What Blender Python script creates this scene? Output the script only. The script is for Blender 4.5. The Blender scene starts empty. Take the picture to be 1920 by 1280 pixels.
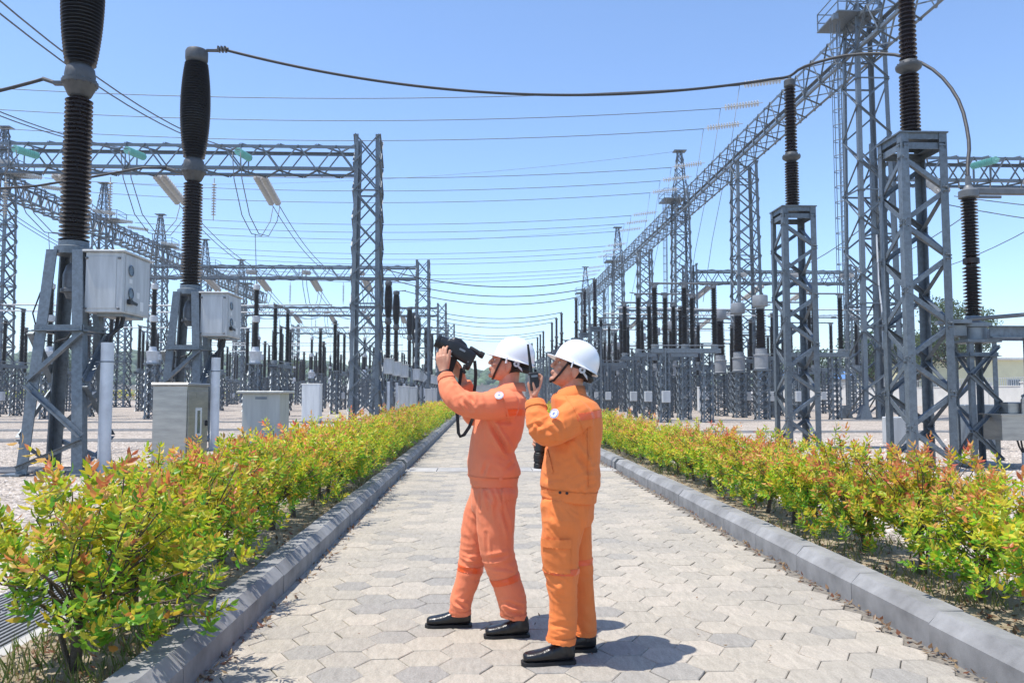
import bpy, math, random
from mathutils import Vector, Matrix, noise
R = math.radians
V = Vector
rnd = random.Random(7)
S = bpy.context.scene
COL = S.collection

# ---------------------------------------------------------------- camera, sky, sun, exposure
FPX = 1493.0
camd = bpy.data.cameras.new('camera')
camd.sensor_width = 36.0
camd.lens = FPX / 1920 * 36
camd.clip_end = 5000
cam = bpy.data.objects.new('camera', camd)
cam.location = (0, 0, 1.48)
cam.rotation_euler = (R(90 + 3.79), 0, R(-2.15))
COL.objects.link(cam)
S.camera = cam
SUN_EL, SUN_AZ = 71.0, -101.0          # azimuth from +Y towards +X
W = bpy.data.worlds.new('World')
S.world = W
W.use_nodes = True
wn = W.node_tree
sky = wn.nodes.new('ShaderNodeTexSky')
sky.sky_type = 'NISHITA'
sky.sun_disc = False
sky.sun_elevation = R(SUN_EL)
sky.sun_rotation = R(SUN_AZ)
sky.altitude = 0
sky.air_density = 0.9
sky.dust_density = 0.3
sky.ozone_density = 4.6
bg = wn.nodes['Background']
bg.inputs['Strength'].default_value = 0.15
tint = wn.nodes.new('ShaderNodeMix'); tint.data_type = 'RGBA'; tint.blend_type = 'MULTIPLY'; tint.inputs[0].default_value = 1
tint.inputs[7].default_value = (0.98, 0.985, 1.0, 1)
wn.links.new(sky.outputs[0], tint.inputs[6]); wn.links.new(tint.outputs[2], bg.inputs[0])
sd = bpy.data.lights.new('sun', 'SUN')
sd.energy = 3.45
sd.angle = R(0.5)
sd.color = (1.0, 0.95, 0.87)
so = bpy.data.objects.new('sun', sd)
so.location = (-30, 0, 60)
_d = V((math.sin(R(SUN_AZ)) * math.cos(R(SUN_EL)), math.cos(R(SUN_AZ)) * math.cos(R(SUN_EL)), math.sin(R(SUN_EL))))
so.rotation_euler = _d.to_track_quat('Z', 'Y').to_euler()
COL.objects.link(so)
vs = S.view_settings
vs.view_transform = 'Standard'
vs.look = 'None'
vs.exposure = 0.78
vs.gamma = 1.0
vs.use_curve_mapping = False

ROT = cam.rotation_euler.to_matrix()
CP = V(cam.location)
def at(px, py, Y):
    """world point seen at a photo pixel, at the given distance down the road"""
    d = ROT @ V(((px - 960) / FPX, -(py - 640) / FPX, -1.0))
    return CP + d * (Y / d.y)

# ---------------------------------------------------------------- object helpers
CH = {}
def link(o, parent=None):
    COL.objects.link(o)
    if parent is not None:
        o.parent = parent
        CH.setdefault(parent.name, []).append(o)
    return o
def tag(o, label=None, cat=None, group=None, kind=None):
    if label: o['label'] = label
    if cat: o['category'] = cat
    if group: o['group'] = group
    if kind: o['kind'] = kind
    return o
def thing(name, label, cat, loc=(0, 0, 0), rz=0.0, group=None):
    o = bpy.data.objects.new(name, None)
    o.empty_display_size = 0.2
    o.location = loc
    o.rotation_euler = (0, 0, rz)
    link(o)
    return tag(o, label, cat, group)
def dup(o, loc=None, rz=None, label=None, group=None, parent=None):
    c = o.copy()
    link(c, parent)
    if loc is not None: c.location = loc
    if rz is not None: c.rotation_euler = (0, 0, rz)
    if label: c['label'] = label
    if group: c['group'] = group
    for k in CH.get(o.name, []):
        dup(k, parent=c)
    return c
ORD = ['zeroth', 'first', 'second', 'third', 'fourth', 'fifth', 'sixth', 'seventh', 'eighth', 'ninth', 'tenth', 'eleventh', 'twelfth',
       'thirteenth', 'fourteenth', 'fifteenth', 'sixteenth', 'seventeenth', 'eighteenth', 'nineteenth', 'twentieth']

_T = ['', '', 'twenty', 'thirty', 'forty', 'fifty', 'sixty', 'seventy', 'eighty', 'ninety', 'hundred']
for _n in range(21, 200):
    _h = 'hundred ' if _n >= 100 else ''; _m = _n % 100
    if _m == 0: ORD.append('hundredth'); continue
    if _m <= 20: ORD.append(_h + ORD[_m]); continue
    ORD.append(_h + ((_T[_m // 10][:-1] + 'ieth') if _m % 10 == 0 else _T[_m // 10] + ' ' + ORD[_m % 10]))
def smooth_pts(P, sub=5):
    P = [V(p) for p in P]; out = []; m = len(P)
    for i in range(m - 1):
        p0, p1, p2, p3 = P[max(i - 1, 0)], P[i], P[i + 1], P[min(i + 2, m - 1)]
        for k in range(sub):
            t = k / sub
            out.append(0.5 * (2 * p1 + (p2 - p0) * t + (2 * p0 - 5 * p1 + 4 * p2 - p3) * t * t + (3 * p1 - p0 - 3 * p2 + p3) * t ** 3))
    return out + [P[-1]]

class MB:
    def __init__(s):
        s.v = []; s.f = []; s.m = []
    def add(s, vs, fs, mi=0):
        b = len(s.v)
        s.v.extend([tuple(x) for x in vs])
        s.f.extend([tuple(i + b for i in f) for f in fs])
        s.m.extend([mi] * len(fs))
    def box(s, c, sz, M=None, mi=0, bev=0.0):
        c = V(c); hx, hy, hz = sz[0] / 2, sz[1] / 2, sz[2] / 2
        if bev > 0:
            vs = []
            for a, b, d in ((hx, hy - bev, hz - bev), (hx - bev, hy, hz - bev), (hx - bev, hy - bev, hz)):
                vs += [V((i * a, j * b, k * d)) for i in (-1, 1) for j in (-1, 1) for k in (-1, 1)]
            q = lambda i, j, k: (i > 0) * 4 + (j > 0) * 2 + (k > 0)
            fs = []
            for sg in (-1, 1):
                fs.append([q(sg, -1, -1), q(sg, 1, -1), q(sg, 1, 1), q(sg, -1, 1)])
                fs.append([8 + q(-1, sg, -1), 8 + q(1, sg, -1), 8 + q(1, sg, 1), 8 + q(-1, sg, 1)])
                fs.append([16 + q(-1, -1, sg), 16 + q(1, -1, sg), 16 + q(1, 1, sg), 16 + q(-1, 1, sg)])
                for t in (-1, 1):
                    fs.append([q(sg, t, -1), q(sg, t, 1), 8 + q(sg, t, 1), 8 + q(sg, t, -1)])
                    fs.append([q(sg, -1, t), q(sg, 1, t), 16 + q(sg, 1, t), 16 + q(sg, -1, t)])
                    fs.append([8 + q(-1, sg, t), 8 + q(1, sg, t), 16 + q(1, sg, t), 16 + q(-1, sg, t)])
            for i in (-1, 1):
                for j in (-1, 1):
                    for k in (-1, 1):
                        fs.append([q(i, j, k), 8 + q(i, j, k), 16 + q(i, j, k)])
        else:
            vs = [V((i * hx, j * hy, k * hz)) for i in (-1, 1) for j in (-1, 1) for k in (-1, 1)]
            fs = [(0, 1, 3, 2), (4, 6, 7, 5), (0, 4, 5, 1), (2, 3, 7, 6), (0, 2, 6, 4), (1, 5, 7, 3)]
        if M is not None: vs = [M @ x for x in vs]
        s.add([x + c for x in vs], fs, mi)
    def prism(s, prof, p, q, a, b, mi=0):
        """profile points (in the a, b basis) swept from p to q"""
        p = V(p); q = V(q); n = len(prof)
        vs = [p + a * x + b * y for x, y in prof] + [q + a * x + b * y for x, y in prof]
        fs = [(i, (i + 1) % n, n + (i + 1) % n, n + i) for i in range(n)]
        fs += [tuple(range(n))[::-1], tuple(range(n, 2 * n))]
        s.add(vs, fs, mi)
    def bar(s, p, q, w, h=None, up=(0, 0, 1), mi=0):
        p = V(p); q = V(q); d = (q - p).normalized(); h = h or w
        a = d.cross(V(up))
        if a.length < 1e-4: a = d.cross(V((1, 0, 0)))
        a.normalize(); b = a.cross(d).normalized()
        s.prism([(-w / 2, -h / 2), (w / 2, -h / 2), (w / 2, h / 2), (-w / 2, h / 2)], p, q, a, b, mi)
    def ang(s, p, q, w, t, a, b, mi=0):
        s.prism([(0, 0), (w, 0), (w, t), (t, t), (t, w), (0, w)], p, q, V(a), V(b), mi)
    def bolts(s, p, q, nrm, r=.014, e=.06):
        p = V(p); q = V(q); d = (q - p).normalized(); M = V(nrm).to_track_quat('Z', 'Y').to_matrix()
        for o in (p + d * e, p + d * (e + .07), q - d * e, q - d * (e + .07)): s.lathe([(r, -.01), (r, .016), (0, .016)], 6, o + V(nrm) * .012, M)
    def face_ang(s, p, q, w, nrm, t=None):
        """angle iron lying on a lattice face with outward normal nrm"""
        p = V(p); q = V(q); n = V(nrm); d = (q - p).normalized()
        a = n.cross(d).normalized(); t = t or w * 0.14
        s.ang(p - a * w / 2 + n * 0.004, q - a * w / 2 + n * 0.004, w, t, a, n)
    def tube(s, pts, r, n=6, cap=True, mi=0):
        pts = [V(p) for p in pts]; m = len(pts)
        rr = r if isinstance(r, (list, tuple)) else [r] * m
        vs = []; up = None
        for i, p in enumerate(pts):
            d = (pts[min(i + 1, m - 1)] - pts[max(i - 1, 0)]).normalized()
            if up is None:
                up = d.cross(V((0, 0, 1)))
                if up.length < 1e-3: up = d.cross(V((1, 0, 0)))
            a = (up - d * up.dot(d)).normalized(); up = a
            b = d.cross(a)
            vs += [p + (a * math.cos(k * 2 * math.pi / n) + b * math.sin(k * 2 * math.pi / n)) * rr[i] for k in range(n)]
        fs = [(i * n + k, i * n + (k + 1) % n, (i + 1) * n + (k + 1) % n, (i + 1) * n + k) for i in range(m - 1) for k in range(n)]
        if cap: fs += [tuple(range(n))[::-1], tuple(range((m - 1) * n, m * n))]
        s.add(vs, fs, mi)
    def lathe(s, prof, n=12, o=(0, 0, 0), M=None, mi=0, cap=True):
        """profile of (radius, z) turned about z"""
        o = V(o); vs = []
        cs = [(math.cos(k * 2 * math.pi / n), math.sin(k * 2 * math.pi / n)) for k in range(n)]
        for r, z in prof:
            for c, d in cs:
                x = V((r * c, r * d, z))
                vs.append((M @ x if M is not None else x) + o)
        m = len(prof)
        fs = [(i * n + k, i * n + (k + 1) % n, (i + 1) * n + (k + 1) % n, (i + 1) * n + k) for i in range(m - 1) for k in range(n)]
        if cap: fs += [tuple(range(n))[::-1], tuple(range((m - 1) * n, m * n))]
        s.add(vs, fs, mi)
    def mesh(s, name, mats, smooth=None, o=None):
        me = bpy.data.meshes.new(name)
        vv = s.v if o is None else [(x[0] - o[0], x[1] - o[1], x[2] - o[2]) for x in s.v]
        me.from_pydata(vv, [], s.f)
        mats = mats if isinstance(mats, (list, tuple)) else [mats]
        for m in mats: me.materials.append(m)
        if len(mats) > 1: me.polygons.foreach_set('material_index', s.m)
        if smooth is not None:
            me.shade_smooth()
            if smooth < 170: me.set_sharp_from_angle(angle=R(smooth))
        return me
    def build(s, name, mats, parent=None, smooth=None, o=None, kind=None):
        ob = bpy.data.objects.new(name, s.mesh(name, mats, smooth, o))
        link(ob, parent)
        if kind: ob['kind'] = kind
        return ob

# ---------------------------------------------------------------- materials
MT = {}
def mat(name, col, rough=0.6, metal=0.0, var=0.12, vscale=6.0, bump=0.0, bscale=40.0, col2=None, obj_var=0.0, isl_var=0.0, spec=0.5, stretch=None, coat=0.0):
    m = bpy.data.materials.new(name); m.use_nodes = True
    nt = m.node_tree; N = nt.nodes; L = nt.links
    b = N['Principled BSDF']
    b.inputs['Roughness'].default_value = rough
    b.inputs['Metallic'].default_value = metal
    b.inputs['Specular IOR Level'].default_value = spec
    if coat:
        b.inputs['Coat Weight'].default_value = coat
        b.inputs['Coat Roughness'].default_value = 0.12
    tc = N.new('ShaderNodeTexCoord'); mp = N.new('ShaderNodeMapping')
    L.new(tc.outputs['Object'], mp.inputs[0])
    if stretch: mp.inputs['Scale'].default_value = stretch
    n1 = N.new('ShaderNodeTexNoise'); n1.inputs['Scale'].default_value = vscale; n1.inputs['Detail'].default_value = 6; n1.inputs['Roughness'].default_value = 0.65
    L.new(mp.outputs[0], n1.inputs['Vector'])
    mx = N.new('ShaderNodeMix'); mx.data_type = 'RGBA'
    c2 = col2 or tuple(c * (1 - 2 * var) for c in col)
    c1 = col if col2 else tuple(min(1, c * (1 + var)) for c in col)
    mx.inputs[6].default_value = (*c1, 1); mx.inputs[7].default_value = (*c2, 1)
    rp = N.new('ShaderNodeMapRange'); rp.inputs[1].default_value = 0.35; rp.inputs[2].default_value = 0.68
    L.new(n1.outputs[0], rp.inputs[0]); L.new(rp.outputs[0], mx.inputs[0])
    out = mx.outputs[2]
    if obj_var or isl_var:
        hs = N.new('ShaderNodeHueSaturation')
        add = N.new('ShaderNodeMath'); add.operation = 'ADD'; add.inputs[0].default_value = 0; add.inputs[1].default_value = 0
        wn_ = N.new('ShaderNodeTexWhiteNoise'); wn_.noise_dimensions = '1D'
        if obj_var:
            oi = N.new('ShaderNodeObjectInfo'); L.new(oi.outputs['Random'], add.inputs[0])
        if isl_var:
            ge = N.new('ShaderNodeNewGeometry'); L.new(ge.outputs['Random Per Island'], add.inputs[1])
        L.new(add.outputs[0], wn_.inputs['W'])
        mr = N.new('ShaderNodeMapRange'); a = max(obj_var, isl_var)
        mr.inputs[3].default_value = 1 - a; mr.inputs[4].default_value = 1 + a
        L.new(wn_.outputs['Value'], mr.inputs[0]); L.new(mr.outputs[0], hs.inputs['Value'])
        L.new(out, hs.inputs['Color']); out = hs.outputs[0]
    L.new(out, b.inputs['Base Color'])
    if bump:
        n2 = N.new('ShaderNodeTexNoise'); n2.inputs['Scale'].default_value = bscale; n2.inputs['Detail'].default_value = 5
        L.new(mp.outputs[0], n2.inputs['Vector'])
        bp = N.new('ShaderNodeBump'); bp.inputs['Strength'].default_value = bump; bp.inputs['Distance'].default_value = 0.02
        L.new(n2.outputs[0], bp.inputs['Height']); L.new(bp.outputs[0], b.inputs['Normal'])
    # roughness breakup
    rr = N.new('ShaderNodeMapRange'); rr.inputs[3].default_value = max(0.02, rough - 0.1); rr.inputs[4].default_value = min(1, rough + 0.12)
    L.new(n1.outputs[0], rr.inputs[0]); L.new(rr.outputs[0], b.inputs['Roughness'])
    MT[name] = m
    return m

mat('steel', (0.155, 0.182, 0.207), 0.45, 0.4, 0.13, 14.0, 0.03, 60, obj_var=0.10)
mat('steel_dark', (0.22, 0.25, 0.275), 0.5, 0.45, 0.15, 3.0)
mat('steel_bright', (0.50, 0.53, 0.55), 0.42, 0.5, 0.10, 4.0)
mat('alu', (0.15, 0.16, 0.17), 0.5, 0.2, 0.10, 8.0)
mat('dark_cast', (0.075, 0.08, 0.086), 0.55, 0.0, 0.15, 5.0)
mat('dull_grey', (0.28, 0.29, 0.30), 0.5, 0.1, 0.1, 3.0)
mat('stainless', (0.40, 0.39, 0.37), 0.38, 0.75, 0.10, 2.0, stretch=(1, 1, 6))
mat('porcelain', (0.016, 0.008, 0.0065), 0.28, 0.0, 0.2, 4.0, spec=0.4)
mat('porcelain_black', (0.010, 0.008, 0.008), 0.3, 0.0, 0.2, 4.0, spec=0.4)
mat('white_paint', (0.72, 0.73, 0.72), 0.45, 0.0, 0.07, 2.0, stretch=(3, 3, .35))
mat('grey_paint', (0.49, 0.51, 0.52), 0.45, 0.0, 0.10, 2.0, obj_var=0.05, stretch=(3, 3, .35))
mat('beige_paint', (0.50, 0.50, 0.46), 0.5, 0.0, 0.08, 2.0, stretch=(3, 3, .35))
mat('cable', (0.035, 0.035, 0.037), 0.6, 0.0, 0.1)
mat('wire', (0.16, 0.17, 0.18), 0.55, 0.5, 0.1)
mat('black_plastic', (0.012, 0.013, 0.016), 0.42, 0.0, 0.2, 20, 0.06, 300)
mat('black_rubber', (0.014, 0.014, 0.015), 0.7, 0.0, 0.2, 20)
mat('shoe_leather', (0.010, 0.010, 0.012), 0.3, 0.0, 0.2, 20, 0.15, 90)
mat('pipe', (0.66, 0.69, 0.72), 0.4, 0.0, 0.08, 3.0)
mat('string_white', (0.46, 0.45, 0.43), 0.3, 0.0, 0.08, 3.0)
mat('string_glass', (0.20, 0.50, 0.44), 0.15, 0.0, 0.08, 3.0)
mat('lens_glass', (0.02, 0.03, 0.05), 0.06, 0.0, 0.1)
mat('gauge_glass', (0.12, 0.16, 0.20), 0.12, 0.0, 0.2, 9)
mat('kerb', (0.25, 0.25, 0.25), 0.8, 0.0, 0.17, 3.0, 0.12, 120, obj_var=0.08)
mat('concrete', (0.40, 0.385, 0.36), 0.85, 0.0, 0.12, 4.0, 0.15, 90, obj_var=0.08)
mat('soil', (0.36, 0.30, 0.22), 0.95, 0.0, 0.2, 9.0, 0.5, 60, col2=(0.20, 0.16, 0.095))
mat('cover', (0.22, 0.225, 0.235), 0.7, 0.0, 0.1, 6)
mat('grassland', (0.10, 0.13, 0.04), 0.95, 0.0, 0.2, 0.05, 0.2, 2)
mat('forest', (0.075, 0.125, 0.06), 0.9, 0.0, 0.25, 0.6, 0.4, 3.0, isl_var=0.35)
mat('wall_white', (0.66, 0.645, 0.60), 0.85, 0.0, 0.06, 0.7, 0.05, 30)
mat('wall_far', (0.50, 0.47, 0.41), 0.85, 0.0, 0.08, 0.7)
mat('yellow_wall', (0.76, 0.72, 0.47), 0.85, 0.0, 0.05, 0.5)
mat('roof_blue', (0.10, 0.22, 0.45), 0.5, 0.0, 0.08, 1.0)
mat('bark', (0.10, 0.075, 0.05), 0.9, 0.0, 0.2, 20, 0.6, 60)
mat('skin', (0.58, 0.30, 0.19), 0.45, 0.0, 0.10, 22, 0.12, 180, spec=0.4, col2=(0.50, 0.215, 0.135))
mat('hair', (0.010, 0.008, 0.008), 0.5, 0.0, 0.2, 60, 0.5, 200, stretch=(1, 1, .2))
mat('helmet', (0.80, 0.81, 0.82), 0.22, 0.0, 0.015, 3, coat=0.4)
mat('strap', (0.025, 0.014, 0.012), 0.7, 0.0, 0.1, 20)
mat('lip', (0.44, 0.20, 0.14), 0.45, 0.0, 0.05)
mat('eye_white', (0.75, 0.72, 0.70), 0.2, 0.0, 0.02)
mat('tape', (0.86, 0.13, 0.03), 0.35, 0.0, 0.05, 10)
mat('badge_white', (0.75, 0.76, 0.80), 0.6, 0.0, 0.03)
mat('badge_blue', (0.08, 0.12, 0.40), 0.6, 0.0, 0.03)
mat('badge_red', (0.55, 0.05, 0.05), 0.6, 0.0, 0.03)

def fabric(name, col):
    m = mat(name, col, 0.82, 0.0, 0.05, 3.0, 0.08, 22, spec=0.2)
    nt = m.node_tree; b = nt.nodes['Principled BSDF']
    b.inputs['Sheen Weight'].default_value = 0.15
    b.inputs['Sheen Tint'].default_value = (1.0, 0.7, 0.5, 1)
    # fine weave on top of the broad folds
    bp = [n for n in nt.nodes if n.type == 'BUMP'][0]
    tc = [n for n in nt.nodes if n.type == 'TEX_COORD'][0]
    n3 = nt.nodes.new('ShaderNodeTexNoise'); n3.inputs['Scale'].default_value = 420; n3.inputs['Detail'].default_value = 2
    nt.links.new(tc.outputs['Object'], n3.inputs['Vector'])
    b2 = nt.nodes.new('ShaderNodeBump'); b2.inputs['Strength'].default_value = 0.15; b2.inputs['Distance'].default_value = 0.004
    nt.links.new(n3.outputs[0], b2.inputs['Height']); nt.links.new(bp.outputs[0], b2.inputs['Normal']); nt.links.new(b2.outputs[0], b.inputs['Normal'])
    return m
fabric('salmon_cloth', (0.83, 0.235, 0.115))
fabric('orange_cloth', (0.80, 0.215, 0.058))

def leaf_mat(name, trans=0.45):
    m = bpy.data.materials.new(name); m.use_nodes = True
    nt = m.node_tree; N = nt.nodes; L = nt.links
    b = N['Principled BSDF']; b.inputs['Roughness'].default_value = 0.38; b.inputs['Specular IOR Level'].default_value = 0.4
    at_ = N.new('ShaderNodeAttribute'); at_.attribute_name = 'tint'
    oi = N.new('ShaderNodeObjectInfo')
    hs = N.new('ShaderNodeHueSaturation')
    mr = N.new('ShaderNodeMapRange'); mr.inputs[3].default_value = 0.82; mr.inputs[4].default_value = 1.14
    L.new(oi.outputs['Random'], mr.inputs[0]); L.new(mr.outputs[0], hs.inputs['Value'])
    mh = N.new('ShaderNodeMapRange'); mh.inputs[3].default_value = 0.488; mh.inputs[4].default_value = 0.512
    wn_ = N.new('ShaderNodeTexWhiteNoise'); wn_.noise_dimensions = '1D'; L.new(oi.outputs['Random'], wn_.inputs['W'])
    L.new(wn_.outputs['Value'], mh.inputs[0]); L.new(mh.outputs[0], hs.inputs['Hue'])
    L.new(at_.outputs['Color'], hs.inputs['Color'])
    L.new(hs.outputs[0], b.inputs['Base Color'])
    t = N.new('ShaderNodeBsdfTranslucent'); L.new(hs.outputs[0], t.inputs['Color'])
    ms = N.new('ShaderNodeMixShader'); ms.inputs[0].default_value = trans
    L.new(b.outputs[0], ms.inputs[1]); L.new(t.outputs[0], ms.inputs[2])
    L.new(ms.outputs[0], N['Material Output'].inputs[0])
    MT[name] = m
leaf_mat('leaf', 0.5)
leaf_mat('tree_leaf', 0.3)

def gravel_mat():
    m = bpy.data.materials.new('gravel'); m.use_nodes = True
    nt = m.node_tree; N = nt.nodes; L = nt.links
    b = N['Principled BSDF']; b.inputs['Roughness'].default_value = 0.95; b.inputs['Specular IOR Level'].default_value = 0.15
    tc = N.new('ShaderNodeTexCoord')
    vo = N.new('ShaderNodeTexVoronoi'); vo.inputs['Scale'].default_value = 17; L.new(tc.outputs['Object'], vo.inputs['Vector'])
    cr = N.new('ShaderNodeValToRGB')
    sep = N.new('ShaderNodeSeparateColor'); L.new(vo.outputs['Color'], sep.inputs[0]); L.new(sep.outputs[0], cr.inputs[0])
    e = cr.color_ramp.elements
    e[0].position = 0.0; e[0].color = (0.22, 0.185, 0.15, 1); e[1].position = 1.0; e[1].color = (0.64, 0.56, 0.475, 1)
    x = e.new(0.3); x.color = (0.44, 0.38, 0.32, 1)
    x = e.new(0.7); x.color = (0.54, 0.47, 0.40, 1)
    n1 = N.new('ShaderNodeTexNoise'); n1.inputs['Scale'].default_value = 0.5; n1.inputs['Detail'].default_value = 7; L.new(tc.outputs['Object'], n1.inputs['Vector'])
    mx = N.new('ShaderNodeMix'); mx.data_type = 'RGBA'; mx.blend_type = 'MULTIPLY'; mx.inputs[0].default_value = 1
    mr = N.new('ShaderNodeMapRange'); mr.inputs[1].default_value = 0.3; mr.inputs[2].default_value = 0.7; mr.inputs[3].default_value = 0.74; mr.inputs[4].default_value = 1.10
    n1.inputs['Roughness'].default_value = 0.8; n1.inputs['Detail'].default_value = 10
    L.new(n1.outputs[0], mr.inputs[0]); L.new(cr.outputs[0], mx.inputs[6]); L.new(mr.outputs[0], mx.inputs[7])
    L.new(mx.outputs[2], b.inputs['Base Color'])
    bp = N.new('ShaderNodeBump'); bp.inputs['Strength'].default_value = 1.0; bp.inputs['Distance'].default_value = 0.05; bp.invert = True
    L.new(vo.outputs['Distance'], bp.inputs['Height']); L.new(bp.outputs[0], b.inputs['Normal'])
    MT['gravel'] = m
gravel_mat()

def paver_mat():
    m = bpy.data.materials.new('paver'); m.use_nodes = True
    nt = m.node_tree; N = nt.nodes; L = nt.links
    b = N['Principled BSDF']; b.inputs['Roughness'].default_value = 0.88; b.inputs['Specular IOR Level'].default_value = 0.2
    geo = N.new('ShaderNodeNewGeometry'); oi = N.new('ShaderNodeObjectInfo')
    ad = N.new('ShaderNodeMath'); ad.operation = 'ADD'
    L.new(geo.outputs['Random Per Island'], ad.inputs[0]); L.new(oi.outputs['Random'], ad.inputs[1])
    w = N.new('ShaderNodeTexWhiteNoise'); w.noise_dimensions = '1D'; L.new(ad.outputs[0], w.inputs['W'])
    pn = N.new('ShaderNodeTexNoise'); pn.inputs['Scale'].default_value = 0.32; pn.inputs['Detail'].default_value = 2; L.new(geo.outputs['Position'], pn.inputs['Vector'])
    pr = N.new('ShaderNodeMapRange'); pr.inputs[1].default_value = 0.35; pr.inputs[2].default_value = 0.65; pr.inputs[3].default_value = 0.14; pr.inputs[4].default_value = -0.16; L.new(pn.outputs[0], pr.inputs[0])
    pa = N.new('ShaderNodeMath'); pa.operation = 'ADD'; pa.use_clamp = True; L.new(w.outputs['Value'], pa.inputs[0]); L.new(pr.outputs[0], pa.inputs[1])
    cr = N.new('ShaderNodeValToRGB'); L.new(pa.outputs[0], cr.inputs[0])
    e = cr.color_ramp.elements
    e[0].position = 0.0; e[0].color = (0.31, 0.29, 0.26, 1); e[1].position = 1.0; e[1].color = (0.45, 0.40, 0.33, 1)
    for p, c in ((0.10, (0.32, 0.30, 0.265)), (0.20, (0.375, 0.34, 0.285)), (0.6, (0.405, 0.365, 0.30))):
        x = e.new(p); x.color = (*c, 1)
    pos = geo.outputs['Position']
    # worn patches, streaks, fine grain, all in the colour of the stone itself
    n1 = N.new('ShaderNodeTexNoise'); n1.inputs['Scale'].default_value = 0.55; n1.inputs['Detail'].default_value = 5; L.new(pos, n1.inputs['Vector'])
    mr = N.new('ShaderNodeMapRange'); mr.inputs[1].default_value = 0.48; mr.inputs[2].default_value = 0.66; L.new(n1.outputs[0], mr.inputs[0])
    mx = N.new('ShaderNodeMix'); mx.data_type = 'RGBA'; mx.inputs[7].default_value = (0.295, 0.28, 0.255, 1)
    ml = N.new('ShaderNodeMath'); ml.operation = 'MULTIPLY'; ml.inputs[1].default_value = 0.4
    L.new(mr.outputs[0], ml.inputs[0]); L.new(ml.outputs[0], mx.inputs[0]); L.new(cr.outputs[0], mx.inputs[6])
    mp = N.new('ShaderNodeMapping'); mp.inputs['Scale'].default_value = (14, 3.5, 1); mp.inputs['Rotation'].default_value = (0, 0, 0.5); L.new(pos, mp.inputs[0])
    n2 = N.new('ShaderNodeTexNoise'); n2.inputs['Scale'].default_value = 2.0; n2.inputs['Detail'].default_value = 9; n2.inputs['Roughness'].default_value = 0.75; L.new(mp.outputs[0], n2.inputs['Vector'])
    m2 = N.new('ShaderNodeMapRange'); m2.inputs[1].default_value = 0.3; m2.inputs[2].default_value = 0.7; m2.inputs[3].default_value = 0.76; m2.inputs[4].default_value = 1.16; L.new(n2.outputs[0], m2.inputs[0])
    mu = N.new('ShaderNodeMix'); mu.data_type = 'RGBA'; mu.blend_type = 'MULTIPLY'; mu.inputs[0].default_value = 1
    L.new(mx.outputs[2], mu.inputs[6]); L.new(m2.outputs[0], mu.inputs[7])
    L.new(mu.outputs[2], b.inputs['Base Color'])
    n4 = N.new('ShaderNodeTexNoise'); n4.inputs['Scale'].default_value = 95; n4.inputs['Detail'].default_value = 4; n4.inputs['Roughness'].default_value = 0.7; L.new(pos, n4.inputs['Vector'])
    m4 = N.new('ShaderNodeMapRange'); m4.inputs[1].default_value = 0.32; m4.inputs[2].default_value = 0.68; m4.inputs[3].default_value = 0.80; m4.inputs[4].default_value = 1.14; L.new(n4.outputs[0], m4.inputs[0])
    mu2 = N.new('ShaderNodeMix'); mu2.data_type = 'RGBA'; mu2.blend_type = 'MULTIPLY'; mu2.inputs[0].default_value = 1
    L.new(mu.outputs[2], mu2.inputs[6]); L.new(m4.outputs[0], mu2.inputs[7]); L.new(mu2.outputs[2], b.inputs['Base Color'])
    bp = N.new('ShaderNodeBump'); bp.inputs['Strength'].default_value = 0.5; bp.inputs['Distance'].default_value = 0.008
    L.new(n2.outputs[0], bp.inputs['Height']); L.new(bp.outputs[0], b.inputs['Normal'])
    MT['paver'] = m
paver_mat()
mat('joint_sand', (0.20, 0.18, 0.15), 0.95, 0, 0.2, 30)

# ---------------------------------------------------------------- ground, road, kerbs, beds
def sheet(name, x0, x1, y0, y1, z, m, kind='structure'):
    b = MB(); b.add([(x0, y0, z), (x1, y0, z), (x1, y1, z), (x0, y1, z)], [(0, 1, 2, 3)])
    return b.build(name, MT[m], kind=kind)
XL, XR = -1.473, 2.638
sheet('ground', -640, 640, -60, 640, -0.16, 'grassland')
gb = MB()          # the gravel yard on both sides of the road
for x0, x1 in ((-150, -2.62), (3.95, 110)):
    gb.add([(x0, -12, -0.01), (x1, -12, -0.01), (x1, 182, -0.01), (x0, 182, -0.01)], [(0, 1, 2, 3)])
gb.build('gravel_yard', MT['gravel'], kind='structure')
bed = MB()
for x0, x1 in ((-2.56, XL - 0.2), (XR + 0.2, 3.95)):
    n = 260; ys = [-2 + i * 0.7 for i in range(n)]
    xs = [x0 + (x1 - x0) * k / 4 for k in range(5)]
    vs = [(x, y, 0.085 + 0.05 * noise.noise(V((x * 2.2, y * 2.2, 3))) + (0.02 if 0 < k < 4 else -0.01)) for y in ys for k, x in enumerate(xs)]
    bed.add(vs, [(i * 5 + k, i * 5 + k + 1, (i + 1) * 5 + k + 1, (i + 1) * 5 + k) for i in range(n - 1) for k in range(4)])
bed.build('planting_bed', MT['soil'], smooth=180, kind='structure')
road = MB()
road.add([(XL - .05, -6, -0.016), (XR + .05, -6, -0.016), (XR + .05, 182, -0.016), (XL - .05, 182, -0.016)], [(0, 1, 2, 3)])
road_ob = road.build('road', MT['joint_sand'], kind='structure')
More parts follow.
